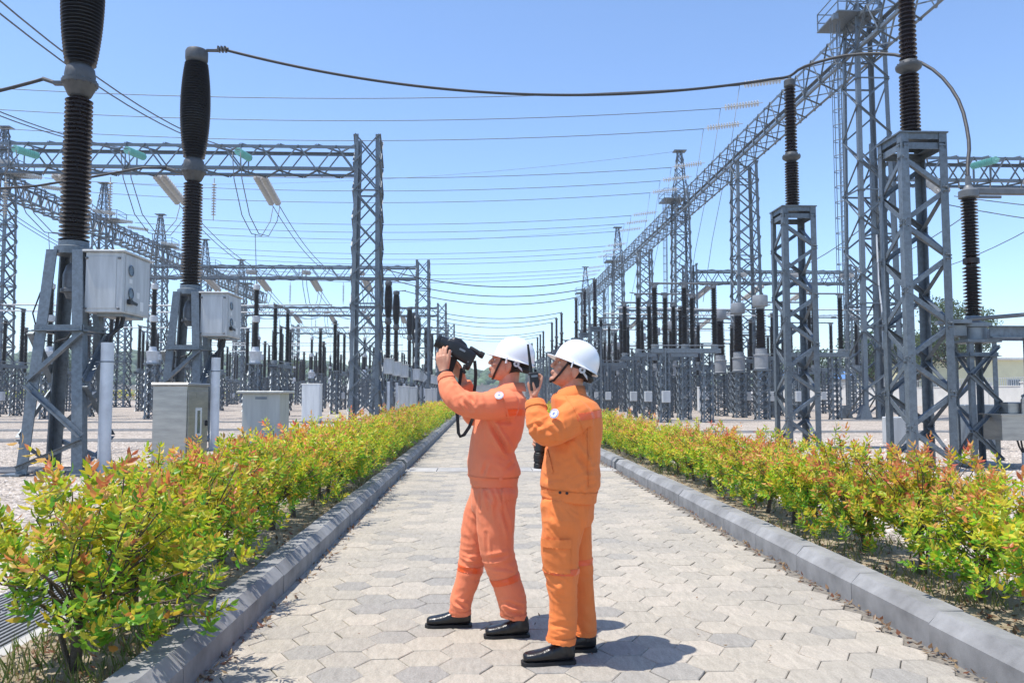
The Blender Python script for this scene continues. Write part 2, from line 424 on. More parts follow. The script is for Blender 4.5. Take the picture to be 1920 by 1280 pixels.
# hexagonal pavers: points left and right, flat edges across the road
SD = 0.152
def hexv(r, z):
    return [(r * math.cos(k * math.pi / 3), r * math.sin(k * math.pi / 3), z) for k in range(6)]
def hex_mb(b, x, y, z, tilt=(0, 0), jit=0.0, rr=rnd):
    r0 = SD - 0.0010 - rr.random() * 0.0022
    vs = []
    for r, zz in ((r0 - 0.005, 0.0), (r0, -0.004), (r0, -0.02)):
        for (a, c, d) in hexv(r, zz):
            vs.append((x + a + jit * rr.uniform(-1, 1), y + c + jit * rr.uniform(-1, 1), z + d + tilt[0] * a + tilt[1] * c))
    fs = [(0, 1, 2, 3, 4, 5)]
    for l in (0, 6):
        fs += [(l + k, l + 6 + k, l + 6 + (k + 1) % 6, l + (k + 1) % 6) for k in range(6)]
    b.add(vs, fs)
hexes = []
ncol = int((XR - XL) / (1.5 * SD)) + 2
for c in range(ncol):
    x = XL + 0.02 + c * 1.5 * SD
    for r_ in range(-20, 176):
        y = r_ * SD * math.sqrt(3) + (c % 2) * SD * math.sqrt(3) / 2
        if XL + 0.015 < x < XR - 0.03 and not (15.42 < y < 16.18): hexes.append((x, y))
def in_view(x, y):
    return y > 4.02 and abs(x - 0.037 * y) < y * 0.655
near = sorted([h for h in hexes if in_view(*h)], key=lambda h: h[1])[:300]
ns = set(near)
hx_protos = []
for k in range(5):
    b = MB(); hex_mb(b, 0, 0, 0, (rnd.uniform(-.012, .012), rnd.uniform(-.012, .012)), 0.0015)
    hx_protos.append(b.mesh('paver', MT['paver']))
for i, (x, y) in enumerate(near):
    o = bpy.data.objects.new('paver', hx_protos[i % 5])
    o.location = (x + rnd.uniform(-.002, .002), y + rnd.uniform(-.002, .002), rnd.uniform(-.003, .002))
    o.rotation_euler = (0, 0, rnd.randrange(6) * math.pi / 3 + rnd.uniform(-.008, .008))
    link(o, road_ob)
rest = MB()
for (x, y) in hexes:
    if (x, y) not in ns:
        hex_mb(rest, x, y, rnd.uniform(-.003, .002), (rnd.uniform(-.01, .01), rnd.uniform(-.01, .01)))
rest.build('far_pavers', MT['paver'], road_ob, kind='stuff')
far = MB(); far.add([(XL, 46.2, -0.002), (XR, 46.2, -0.002), (XR, 182, -0.002), (XL, 182, -0.002)], [(0, 1, 2, 3)])
far.build('far_paving', MT['paver'], road_ob)
# cross band of trench covers where the kerbs break
x = XL - 0.02
while x < XR - 0.1:
    w_ = min(0.62, XR - x)
    b = MB(); b.box((x + w_ / 2, 15.8, -0.006), (w_ - 0.012, 0.74, 0.03), bev=0.006)
    b.build('trench_cover', MT['concrete'], road_ob); x += w_
# grit, dead leaves and weeds along the kerb foot
def kerb(side):
    xf = XL if side < 0 else XR
    root = bpy.data.objects.new('kerb', None); root.location = (xf, 0, 0); link(root); root['kind'] = 'structure'
    prof = [(0, -0.03), (0, 0.135), (0.065, 0.205), (0.21, 0.205), (0.21, -0.03)]
    protos = []
    for k in range(3):
        b = MB(); b.prism([(px, pz + (rnd.uniform(-.003, .003) if pz > 0 else 0)) for px, pz in prof], (0, 0.0015, 0), (0, 0.997, 0), V((side, 0, 0)), V((0, 0, 1)))
        protos.append(b.mesh('kerb_stone', MT['kerb']))
    y = 3.1 - 0.4 * (side > 0); i = 0
    gap = 15.45 if side < 0 else 15.75
    while y < 130:
        L_ = 1.0
        if y < gap < y + 1.0: L_ = gap - y
        if L_ > 0.15:
            o = bpy.data.objects.new('kerb_stone', protos[i % 3])
            o.location = (rnd.uniform(-.003, .003), y, rnd.uniform(-.003, .003)); o.rotation_euler = (0, 0, rnd.uniform(-.003, .003))
            o.scale = (1, L_, 1); link(o, root)
        y += L_
        if L_ < 1.0: y += 0.4 if side < 0 else 0.18
        i += 1
kerb(-1); kerb(1)
# ribbed trench covers and their concrete edge beside the left hedge
tr = thing('cable_trench', 'grey ribbed cable trench lids with concrete edge beside the left hedge', 'cable trench', (-2.6, 0, 0))
e = MB(); e.box((0.0, 8, 0.02), (0.11, 24, 0.13), bev=0.01); e.build('concrete_edge', MT['concrete'], tr)
for k in range(14):
    y = 2.6 + k * 0.82
    b = MB(); b.box((-0.45, y, 0.025), (0.76, 0.8, 0.05), bev=0.006)
    for j in range(18): b.box((-0.45 - 0.36 + 0.042 * j, y, 0.056), (0.017, 0.78, 0.012))
    b.build('trench_lid', MT['cover'], tr)
tr2 = thing('cable_trench', 'dark trench lids crossing the gravel beneath the nearest left breaker', 'cable trench', (-5, 15.8, 0))
for k in range(22):
    b = MB(); b.box((1.2 - 0.62 * k, 0, 0.025), (0.6, 0.75, 0.05), bev=0.006)
    for j in range(8): b.box((1.2 - 0.62 * k, -0.3 + 0.086 * j, 0.056), (0.58, 0.02, 0.012))
    b.build('trench_lid', MT['cover'], tr2)
# low trench edges across the yard
for n_, (y, x0, x1, lab) in enumerate(((26, -60, -4, 'low concrete trench edge across the left gravel, nearest of three'), (33.5, -80, -4, 'low concrete trench edge across the left gravel, middle one'),
                     (43, -90, -4, 'low concrete trench edge across the left gravel, farthest of three'), (31, 5, 60, 'low concrete trench edge across the right gravel before the lattice tower'),
                     (44.5, 5, 70, 'low concrete trench edge across the right gravel behind the lattice tower'))):
    b = MB()
    for dy in (-0.45, 0.45): b.box(((x0 + x1) / 2, y + dy, 0.0), (x1 - x0, 0.10, 0.09))
    o = b.build('trench_edge', MT['concrete'])
    tag(o, lab, 'trench edge', 'trench edges in the gravel')

# loose stones lying on the near gravel
st = MB(); rs = random.Random(3)
def stone(x, y, z, r):
    a = rs.uniform(0, 6.28); pts = []
    for k in range(4):
        q = a + k * 1.57 + rs.uniform(-.3, .3); rr_ = r * rs.uniform(.7, 1.2)
        pts.append((x + rr_ * math.cos(q), y + rr_ * math.sin(q), z + r * rs.uniform(-.1, .2)))
    pts += [(x + rs.uniform(-.3, .3) * r, y + rs.uniform(-.3, .3) * r, z + r * rs.uniform(.5, .9))]
    st.add(pts, [(0, 1, 4), (1, 2, 4), (2, 3, 4), (3, 0, 4)])
for _ in range(26000):
    y = 4.5 + 22 * rs.random() ** 1.3
    if rs.random() < 0.55: x = -3.5 - rs.random() * (y * 0.62 + 1)
    else: x = 4.0 + rs.random() * (y * 0.62)
    stone(x, y, -0.012, rs.uniform(0.016, 0.038))
mat('stones', (0.54, 0.48, 0.42), 0.95, 0, 0.1, 5, isl_var=0.4, spec=0.2)
st.build('gravel', MT['stones'], kind='stuff')

# grass and dead leaves in the beds
TINT = {}
def leafmesh(name, leaves, mname, pts=4):
    """leaves: list of (base, dir, side, length, width, colour)"""
    vs = []; fs = []; cols = []
    for (p, d, s_, L_, w_, c) in leaves:
        b = len(vs); n_ = d.cross(s_)
        if pts == 4:
            vs += [p, p + d * L_ * .45 + s_ * w_ * .5 + n_ * w_ * .12, p + d * L_ + n_ * (-.06 * L_), p + d * L_ * .45 - s_ * w_ * .5 + n_ * w_ * .12]
            fs += [(b, b + 1, b + 2), (b, b + 2, b + 3)]
            cols += [c] * 4
        else:
            vs += [p, p + d * L_ * .30 + s_ * w_ * .46 + n_ * w_ * .14, p + d * L_ * .66 + s_ * w_ * .40 + n_ * w_ * .10, p + d * L_ - n_ * .10 * L_,
                   p + d * L_ * .66 - s_ * w_ * .40 + n_ * w_ * .10, p + d * L_ * .30 - s_ * w_ * .46 + n_ * w_ * .14, p + d * L_ * .5]
            fs += [(b, b + 1, b + 6), (b + 1, b + 2, b + 6), (b + 2, b + 3, b + 6), (b + 3, b + 4, b + 6), (b + 4, b + 5, b + 6), (b + 5, b, b + 6)]
            cols += [c] * 7
    me = bpy.data.meshes.new(name); me.from_pydata([tuple(v) for v in vs], [], fs)
    a = me.attributes.new('tint', 'FLOAT_COLOR', 'POINT')
    flat = []
    for c in cols: flat += [c[0], c[1], c[2], 1.0]
    a.data.foreach_set('color', flat)
    me.materials.append(MT[mname]); me.shade_smooth()
    return me
def rdir(r, zmin=-1, zmax=1):
    z = r.uniform(zmin, zmax); a = r.uniform(0, 6.283); q = math.sqrt(max(0, 1 - z * z))
    return V((q * math.cos(a), q * math.sin(a), z))
gl = []; dl = []
for _ in range(9000):
    y = 3.6 + 24 * rs.random() ** 1.6
    x = rs.uniform(-2.5, XL - .22) if rs.random() < .5 else rs.uniform(XR + .22, 3.9)
    if noise.noise(V((x * .6, y * .6, 9))) < 0.0 : continue
    d = (V((0, 0, 1)) + rdir(rs) * .55).normalized(); s_ = d.cross(rdir(rs)).normalized()
    c = rs.choice(((.16, .22, .05), (.20, .24, .07), (.30, .27, .12), (.12, .19, .04)))
    gl.append((V((x, y, .08)), d, s_, rs.uniform(.06, .17), .010, c))
o = bpy.data.objects.new('grass', leafmesh('grass', gl, 'leaf')); link(o); o['kind'] = 'stuff'
for _ in range(5200):
    y = 3.4 + 18 * rs.random() ** 1.6
    k = rs.random()
    if k < .80: x = rs.uniform(-2.5, XL - .22) if rs.random() < .5 else rs.uniform(XR + .22, 3.9); z = .115
    elif k < .97: x = XL + abs(rs.gauss(0, .05)) + .01 if rs.random() < .5 else XR - abs(rs.gauss(0, .05)) - .01; z = .006
    else: x = rs.uniform(XL, XR); z = .006
    d = V((rs.uniform(-1, 1), rs.uniform(-1, 1), rs.uniform(0, .4))).normalized(); s_ = d.cross(V((rs.uniform(-.3, .3), rs.uniform(-.3, .3), 1))).normalized()
    c = rs.choice(((.30, .19, .10), (.22, .10, .05), (.40, .30, .17), (.17, .11, .06)))
    L_ = rs.uniform(.03, .07) if k < .97 else rs.uniform(.012, .03)
    dl.append((V((x, y, z)), d, s_, L_, L_ * .42, c))
o = bpy.data.objects.new('fallen_leaves', leafmesh('fallen_leaves', dl, 'leaf')); link(o); o['kind'] = 'stuff'

# ---------------------------------------------------------------- hedges
def leafcol(r, h, top, low=False):
    """pigment of a leaf: young growth at the shoot tips is red, older leaves yellow to green"""
    k = r.random()
    if top and h > r.uniform(.35, 1.1):
        return r.choice(((.78, .26, .10), (.78, .34, .12), (.70, .18, .09), (.80, .44, .14), (.72, .48, .10)))
    if low and r.random() < .45: return (r.uniform(.14, .26), r.uniform(.34, .46), .03)
    if k < .42: return (r.uniform(.60, .78), r.uniform(.58, .68), r.uniform(.03, .08))
    if k < .68: return (r.uniform(.36, .52), r.uniform(.54, .66), r.uniform(.02, .05))
    if k < .86: return (r.uniform(.16, .26), r.uniform(.36, .46), .03)
    if k < .95: return (r.uniform(.68, .80), r.uniform(.48, .56), .06)
    return (r.uniform(.50, .58), r.uniform(.20, .26), .05)
def shrub_meshes(seed, H, rad, nshoot, nleaf, LL, pts, branches, low=0.3, redb=0.0):
    r = random.Random(seed); leaves = []; b = MB()
    th = r.uniform(.26, .4) * H
    lean = V((r.uniform(-.06, .06), r.uniform(-.06, .06), 0))
    if branches:
        b.tube([(0, 0, -.02), (lean.x * .5 + .01, lean.y * .5, th * .5), (lean.x, lean.y, th)], [.032, .026, .020], 7)
        if r.random() < .6: b.tube([(.02, .01, 0), (.06, -.03, th * .6), (.11, -.06, th * 1.5)], [.014, .012, .008], 6)
    lobes = []
    nl_ = 10
    for i in range(nl_):
        a = i * 2.4 + r.uniform(-.5, .5); q = math.sqrt((i + .5) / nl_) * .85
        lobes.append((V((math.cos(a) * q * rad, math.sin(a) * q * rad, H * ((.40, .72, .55, .78, .46, .66, .34, .74, .42, .60)[i] + r.uniform(-.05, .05)))), rad * r.uniform(.44, .60), r.random() + redb))
    for i in range(nshoot):
        lc, lr, red = lobes[i % nl_]
        dv = rdir(r, -.95, 1); rr_ = lr * (.45 + .55 * r.random() ** .5)
        if i % 9 == 0: dv.z = -abs(dv.z); rr_ *= 1.5
        base = lc + V((dv.x * rr_, dv.y * rr_, dv.z * rr_ * .92)) + lean
        base.z = max(low * H, base.z); z = base.z; zc = min(1, max(0, (z / H - low) / (1 - low)))
        d = (V((dv.x, dv.y, 0)) * .6 + V((0, 0, r.uniform(.4, 1.0))) + rdir(r) * .35).normalized()
        SL = r.uniform(.09, .17) * (1.0 if pts == 6 else 1.1)
        if dv.z > .75 and r.random() < .16: SL *= r.uniform(1.5, 2.4)
        if branches and r.random() < .38 and dv.z > -.25:
            st0 = V((lean.x, lean.y, th * r.uniform(.7, 1.0)))
            mid = st0.lerp(base, r.uniform(.35, .6)) + V((r.uniform(-.07, .07), r.uniform(-.07, .07), r.uniform(-.02, .07)))
            b.tube([st0, mid, base, base + d * SL], [.007, .005, .0035, .002], 4, cap=False)
        hh = z / H
        s0 = d.cross(rdir(r)).normalized()
        s1 = d.cross(s0)
        for k in range(nleaf):
            t = (k + r.random() * .8) / nleaf
            an = k * 2.4 + r.uniform(-.4, .4)
            out = s0 * math.cos(an) + s1 * math.sin(an)
            ld = (d * r.uniform(.25, .8) * (.5 + t) + out * (1.15 - .55 * t) + V((0, 0, -.12))).normalized()
            sd_ = ld.cross(d + rdir(r) * .35)
            if sd_.length < .05: continue
            l_ = LL * r.uniform(.7, 1.25) * (1.05 - .35 * t)
            leaves.append((base + d * SL * t, ld, sd_.normalized(), l_, l_ * .40, leafcol(r, t * .75 + .35 * (hh - .6) + (.25 if red > .55 else -.22), dv.z > -.05 and hh > .5, hh < .5)))
    lm = leafmesh('foliage', leaves, 'leaf', pts)
    bm = b.mesh('branches', MT['bark'], 60) if branches else None
    return lm, bm
P_near = [shrub_meshes(11 + i, 1.02, .50, 200, 19, .070, 6, True, .22) for i in range(5)]
Q_near = [shrub_meshes(71 + i, 1.02, .50, 235, 19, .070, 6, True, .17, .3) for i in range(5)]
P_mid = [shrub_meshes(31 + i, 1.0, .50, 190, 15, .076, 4, True, .10) for i in range(5)]
Q_mid = [shrub_meshes(91 + i, 1.0, .50, 190, 15, .076, 4, True, .10, .3) for i in range(5)]
P_far = [shrub_meshes(51 + i, 1.0, .56, 75, 11, .115, 4, False, .08) for i in range(4)]
TINTW = ['orange tipped', 'yellow green', 'red tipped', 'sparse yellow', 'dense green', 'golden']
def shrub(side, i, y, lab, grp):
    x = (-2.08 if side < 0 else 3.36) + rnd.uniform(-.06, .06)
    if y < 9.5: lm, bm = (P_near if side < 0 else Q_near)[(i * 3 + (side > 0) * 2) % 5]
    elif y < 27: lm, bm = (P_mid if side < 0 else Q_mid)[(i * 3) % 5]
    else: lm, bm = P_far[i % 4]
    r_ = thing('hedge_shrub', lab, 'shrub', (x, y, .09), rnd.uniform(0, 6.28), grp)
    sc = rnd.uniform(.88, 1.10) * (.92 if side < 0 else .84)
    r_.scale = (sc * rnd.uniform(.92, 1.08), sc * rnd.uniform(.92, 1.08), sc)
    f = bpy.data.objects.new('foliage', lm); link(f, r_); f['kind'] = 'stuff'
    if bm:
        t = bpy.data.objects.new('branches', bm); link(t, r_)
for side in (-1, 1):
    sn = 'left' if side < 0 else 'right'; grp = 'shrubs of the %s hedge' % sn
    y = 4.15 if side < 0 else 4.55; i = 0
    while y < 140:
        if y < 9.5: lab = 'yellow green shrub with orange tips, %s from the camera in the %s hedge' % (ORD[i + 1], sn)
        elif y < 27: lab = 'orange tipped shrub, %s from the camera in the %s hedge' % (ORD[i + 1], sn)
        else: lab = 'small distant shrub, %s from the camera in the %s hedge' % (ORD[i + 1], sn)
        shrub(side, i, y, lab, grp); i += 1
        if 15.1 < y < 15.8: y += .35
        y += rnd.uniform(.74, .92) if y < 9.5 else (rnd.uniform(.56, .68) if y < 27 else (rnd.uniform(.9, 1.05) if y < 70 else 1.9))

# ---------------------------------------------------------------- switchyard equipment
ST, SDK, SBR = MT['steel'], MT['steel_dark'], MT['steel_bright']
FACES = [((-1, -1), (1, -1), (0, -1, 0)), ((1, -1), (1, 1), (1, 0, 0)), ((1, 1), (-1, 1), (0, 1, 0)), ((-1, 1), (-1, -1), (-1, 0, 0))]
def corner(c, w0, w1, z0, z1, z, cx=0, cy=0):
    t = (z - z0) / (z1 - z0); w = (w0 + (w1 - w0) * t) / 2
    return V((cx + c[0] * w, cy + c[1] * w, z))
def porcelain_prof(z0, z1, n, rc, rs0, rs1=None, bulge=0.0, rc1=None):
    """stack of sheds between z0 and z1"""
    rs1 = rs1 or rs0; rc1 = rc1 or rc; p = (z1 - z0) / n; out = []
    for i in range(n):
        t = (i + .5) / n; bl = bulge * math.sin(math.pi * min(1, t * 1.02)) ** .8
        r_ = rs0 + (rs1 - rs0) * t + bl; c_ = rc + (rc1 - rc) * t + bl
        z = z0 + p * i
        out += [(c_, z + p * .12), (r_, z + p * .34), (r_, z + p * .46), (c_, z + p * .92)]
    return out
def legs_of(parent, w0, w1, z0, z1, lw, mat_=None, cx=0, cy=0, name='leg', t=.12):
    for c in ((-1, -1), (1, -1), (1, 1), (-1, 1)):
        b = MB()
        b.ang(corner(c, w0, w1, z0, z1, z0, cx, cy), corner(c, w0, w1, z0, z1, z1, cx, cy), lw, lw * t, (-c[0], 0, 0), (0, -c[1], 0))
        b.build(name, mat_ or ST, parent)
def lattice_bracing(b, w0, w1, z0, z1, n, bw, style='X', cx=0, cy=0, rings=True):
    for fi, (c0, c1, nr) in enumerate(FACES):
        for k in range(n):
            za = z0 + (z1 - z0) * k / n; zb = z0 + (z1 - z0) * (k + 1) / n
            A0 = corner(c0, w0, w1, z0, z1, za, cx, cy); A1 = corner(c1, w0, w1, z0, z1, za, cx, cy)
            B0 = corner(c0, w0, w1, z0, z1, zb, cx, cy); B1 = corner(c1, w0, w1, z0, z1, zb, cx, cy)
            if style == 'X':
                b.face_ang(A0, B1, bw, nr); b.face_ang(A1 + V(nr) * bw * .15, B0 + V(nr) * bw * .15, bw, nr)
            elif (k + fi) % 2: b.face_ang(A0, B1, bw, nr)
            else: b.face_ang(A1, B0, bw, nr)
            if rings and k % rings == 0: b.face_ang(A0, A1, bw, nr)

# --- tall live tank breaker (left of the road)
def breaker(near, label, loc, group):
    seg = 28 if near else 10
    nl, nu = (34, 38) if near else (24, 26)
    root = thing('circuit_breaker', label, 'circuit breaker', loc, 0, group)
    zt = 4.22
    for c in ((-1, -1), (1, -1), (1, 1), (-1, 1)):
        b = MB()
        b.ang(corner(c, 1.2, .68, 0, zt, 0), corner(c, 1.2, .68, 0, zt, zt), .20, .03, (-c[0], 0, 0), (0, -c[1], 0))
        if near:
            p0 = corner(c, 1.2, .68, 0, zt, 0); b.box((p0.x, p0.y, .015), (.34, .34, .03))
        b.build('leg', ST, root)
    for (c0, c1, nr) in FACES:
        P = lambda c, z: corner(c, 1.2, .68, 0, zt, z) + V(nr) * .004
        segs = [(P(c0, 2.72), P(c1, 2.72), .12), (P(c0, 1.75), P(c1, 2.65), .12), (P(c0, 1.66), P(c1, .72), .10), (P(c1, .62), P(c0, .12), .08)]
        if near:
            for p, q, w in segs:
                b = MB(); b.face_ang(p, q, w, nr); b.bolts(p, q, nr, .018); b.build('brace', ST, root)
        else:
            b = MB()
            for p, q, w in segs: b.face_ang(p, q, w, nr)
            b.build('bracing', ST, root)
    b = MB(); b.lathe([(.02, 4.16), (.34, 4.16), (.34, 4.30), (.27, 4.33), (.27, 4.42)], seg)
    b.build('top_flange', ST, root, 40)
    b = MB(); b.lathe([(.02, 3.32), (.10, 3.32), (.14, 3.42), (.21, 3.44), (.21, 3.50), (.17, 3.52), (.17, 3.78), (.12, 3.95), (.06, 4.0), (.06, 4.17)], seg)
    b.tube([(.12, 0, 3.85), (.5, .05, 3.85)], .05, 8)
    b.build('drive_housing', MT['alu'], root, 40)
    b = MB(); b.lathe([(.22, 4.40)] + porcelain_prof(4.42, 7.26, nl, .165, .275, .25) + [(.15, 7.30)], seg)
    b.build('lower_insulator', MT['porcelain'], root, 50)
    b = MB(); b.lathe([(.15, 7.28), (.21, 7.32), (.30, 7.52), (.33, 7.54), (.33, 7.60), (.27, 7.62), (.28, 7.72), (.26, 7.86), (.20, 7.92)], seg)
    b.box((-.38, 0, 7.57), (.24, .10, .07)); b.tube([(-.48, 0, 7.58), (-.72, 0, 7.66)], .04, 8)
    if near:
        for k in range(14):
            a = k * 6.283 / 14; b.box((.305 * math.cos(a), .305 * math.sin(a), 7.57), (.035, .035, .11))
    b.build('middle_flange', MT['dark_cast'], root, 40)
    b = MB(); b.lathe([(.20, 7.90)] + porcelain_prof(7.94, 10.62, nu, .19, .275, .31, .105, .22) + [(.24, 10.66)], seg)
    b.build('interrupter_barrel', MT['porcelain_black'], root, 50)
    b = MB(); b.lathe([(.24, 10.62), (.285, 10.66), (.30, 10.72), (.30, 10.92), (.27, 10.98), (.10, 11.02), (.02, 11.02)], seg)
    b.box((.42, 0, 10.98), (.30, .10, .05)); b.tube([(.50, 0, 10.99), (.86, 0, 11.04)], .045, 8)
    if near:
        for k in range(3): b.box((.60 + .09 * k, 0, 11.02), (.05, .17, .13))
    b.build('top_cap', MT['dark_cast'], root, 40)
    # control box on the road side
    bx = MB(); bx.box((.75, .28, 3.60), (.70, 1.22, 1.14), bev=.008); bx.box((.75, .28, 4.195), (.80, 1.34, .04), bev=.01)
    cb = bx.build('control_box', MT['grey_paint'], root)
    if near:
        d = MB(); d.box((.72, -.337, 3.60), (.52, .012, 1.0), bev=.004); d.build('side_panel', MT['grey_paint'], cb)
        d = MB(); d.box((1.107, .30, 3.60), (.012, 1.06, 1.08), bev=.004); d.build('door', MT['grey_paint'], cb)
        for z in (3.86, 3.42):
            d = MB(); d.lathe([(.105, 0), (.115, .012), (.095, .02), (.09, .008), (.0, .008)], 20, (1.115, -.02 + (0.02 if z < 3.6 else 0), z), Matrix.Rotation(R(90), 4, 'Y'))
            d.build('gauge', MT['gauge_glass'], cb, 40)
        d = MB(); d.box((1.116, -.02, 3.66), (.004, .14, .085)); d.box((1.116, .32, 3.42), (.004, .13, .12)); d.box((1.116, .5, 3.22), (.004, .16, .18)); d.build('plate', MT['white_paint'], cb)
        d = MB(); d.box((1.15, -.10, 3.25), (.07, .12, .10), bev=.01); d.bar((1.17, -.06, 3.25), (1.17, .16, 3.225), .03, .05); d.build('handle', MT['black_plastic'], cb)
        d = MB()
        for y, z in ((-.335, 4.06), (-.335, 3.10)):
            for x in (.42, 1.03): d.box((x, y - .01, z), (.05, .04, .04), bev=.008)
        d.build('clip', MT['alu'], cb)
        d = MB(); d.box((.80, .30, 3.0), (.5, .9, .06)); d.build('gland_plate', MT['steel_dark'], cb)
    c = MB()
    for k in range(7 if near else 3):
        ox = rnd.uniform(-.09, .09); oy = rnd.uniform(-.09, .09)
        x1 = .90 + rnd.uniform(-.12, .12); y1 = .15 + rnd.uniform(-.3, .35)
        c.tube([(x1, y1, 3.0), (x1 - .02, y1 - .02, 2.86 - rnd.uniform(0, .1)), (.87 + ox * .3, -.06 + oy * .5, 2.70), (.80 + ox * .5, -.16 + oy * .5, 2.58), (.79 + ox * .4, -.18 + oy * .4, 2.3)], .022 if near else .035, 6)
    c.build('cable_bundle', MT['cable'], root, 60)
    p = MB(); p.lathe([(.115, 0), (.115, 2.46), (.10, 2.46), (.10, 2.2), (.0, 2.2)], 18 if near else 8, (.79, -.18, 0)); p.build('conduit_pipe', MT['pipe'], root, 40)
    if near:
        p = MB(); p.lathe([(.122, 2.08), (.122, 2.11)], 18, (.79, -.18, 0)); p.box((.64, -.18, 2.095), (.14, .03, .02)); p.build('pipe_clamp', MT['steel_dark'], root)
        c = MB(); c.tube([(.34, -.36, 3.05), (.30, -.34, 2.8), (.12, -.36, 2.52), (-.1, -.38, 2.46)], .022, 6)
        c.tube([(-.40, -.36, 3.4), (-.52, -.38, 3.0), (-.46, -.36, 2.75), (-.40, -.3, 2.5), (-.2, -.2, 2.45)], .014, 6)
        c.build('loose_cable', MT['cable'], root, 60)
    return root
GRP = [(15.6, 21.8), (61.2, 67.2, 73.4), (87, 93, 99), (113, 119, 125), (139, 145, 151)]
gB = 'live tank breakers along the left hedge'
breaker(True, 'tall live tank breaker nearest the left hedge, its top beyond the frame', (-7.92, 15.6, 0), gB)
b2 = breaker(True, 'tall live tank breaker whose cable starts the long sag across the road', (-7.92, 21.8, 0), gB)
b3 = breaker(False, 'small distant breaker first behind the left gantry column', (-7.92, 61.2, 0), gB)
i = 0
for gi, g in enumerate(GRP[1:]):
    for k, y in enumerate(g):
        if gi == 0 and k == 0: continue
        lab = ('small black barrelled breaker beyond the left gantry column, %s of the %s trio' % (ORD[k + 1], ORD[gi + 1])) if gi < 3 else 'tiny breaker ending the breaker row behind the salmon suited man, %s of three' % ORD[k + 1]
        dup(b3, (-7.92, y, 0), 0, lab, gB)

# --- post insulators on lattice supports (right of the road)
def post(near, label, loc, group):
    seg = 26 if near else 9
    root = thing('post_insulator', label, 'insulator post', loc, 0, group)
    W_ = .93; H = 6.64
    for c in ((-1, -1), (1, -1), (1, 1), (-1, 1)):
        b = MB(); b.ang(corner(c, W_, W_, 0, H, 0), corner(c, W_, W_, 0, H, H), .155, .018, (-c[0], 0, 0), (0, -c[1], 0)); b.build('leg', ST, root)
    n = 9; bb = MB()
    for fi, (c0, c1, nr) in enumerate(FACES):
        ring = [(corner(c0, W_, W_, 0, H, H - .25), corner(c1, W_, W_, 0, H, H - .25), .13)]
        for k in range(n):
            za = .15 + (H - .6) * k / n; zb = .15 + (H - .6) * (k + 1) / n
            a, d = (c0, c1) if (k + fi) % 2 else (c1, c0)
            ring.append((corner(a, W_ + .02, W_ + .02, 0, H, za), corner(d, W_ + .02, W_ + .02, 0, H, zb), .09))
        for p, q, w in ring:
            if near:
                b = MB(); b.face_ang(p - V(nr) * .03, q - V(nr) * .03, w, -V(nr)); b.bolts(p, q, nr); b.build('brace', ST, root)
            else: bb.face_ang(p, q, w, -V(nr))
    if not near: bb.build('bracing', ST, root)
    b = MB(); b.box((0, 0, 6.655), (.98, .98, .03)); b.box((0, -.435, 6.58), (.9, .02, .12)); b.box((0, .435, 6.58), (.9, .02, .12)); b.box((.435, 0, 6.58), (.02, .84, .12)); b.box((-.435, 0, 6.58), (.02, .84, .12))
    b.build('top_plate', ST, root)
    m1, m2 = (16, 20) if near else (11, 14)
    b = MB(); b.lathe([(.20, 6.68), (.20, 6.76), (.13, 6.80)] + porcelain_prof(6.80, 8.02, m1, .115, .195, .188) + [(.12, 8.04)], seg); b.build('lower_insulator', MT['porcelain'], root, 50)
    b = MB(); b.lathe([(.12, 8.02), (.15, 8.05), (.24, 8.12), (.25, 8.15), (.25, 8.19), (.19, 8.22), (.17, 8.28), (.12, 8.30)], seg)
    if near:
        for k in range(10):
            a = k * .6283; b.box((.22 * math.cos(a), .22 * math.sin(a), 8.17), (.03, .03, .10))
    b.build('middle_flange', MT['dark_cast'], root, 40)
    b = MB(); b.lathe([(.12, 8.28)] + porcelain_prof(8.30, 10.16, m2, .10, .172, .155) + [(.10, 10.18)], seg); b.build('upper_insulator', MT['porcelain'], root, 50)
    b = MB(); b.lathe([(.10, 10.16), (.16, 10.20), (.16, 10.36), (.12, 10.40), (.05, 10.42), (.05, 10.52), (0, 10.52)], seg); b.build('top_cap', MT['dark_cast'], root, 40)
    return root
gP = 'insulator posts on lattice supports along the right hedge'
post(True, 'nearest brown insulator post on heavy lattice support, cut by the frame top', (8.72, 15.6, 0), gP)
post(True, 'brown insulator post on lattice support where the sagging cable rests, beside the lattice tower', (8.72, 21.8, 0), gP)
p3 = post(False, 'distant insulator post above the orange suited man, first of the nearest trio', (8.72, 61.2, 0), gP)
for gi, g in enumerate(GRP[1:]):
    for k, y in enumerate(g):
        if gi == 0 and k == 0: continue
        lab = ('distant insulator post right of the road, %s of the %s trio behind the white helmets' % (ORD[k + 1], ORD[gi + 1])) if gi < 3 else 'tiny insulator post ending the row right of the road, %s of three' % ORD[k + 1]
        dup(p3, (8.72, y, 0), 0, lab, gP)

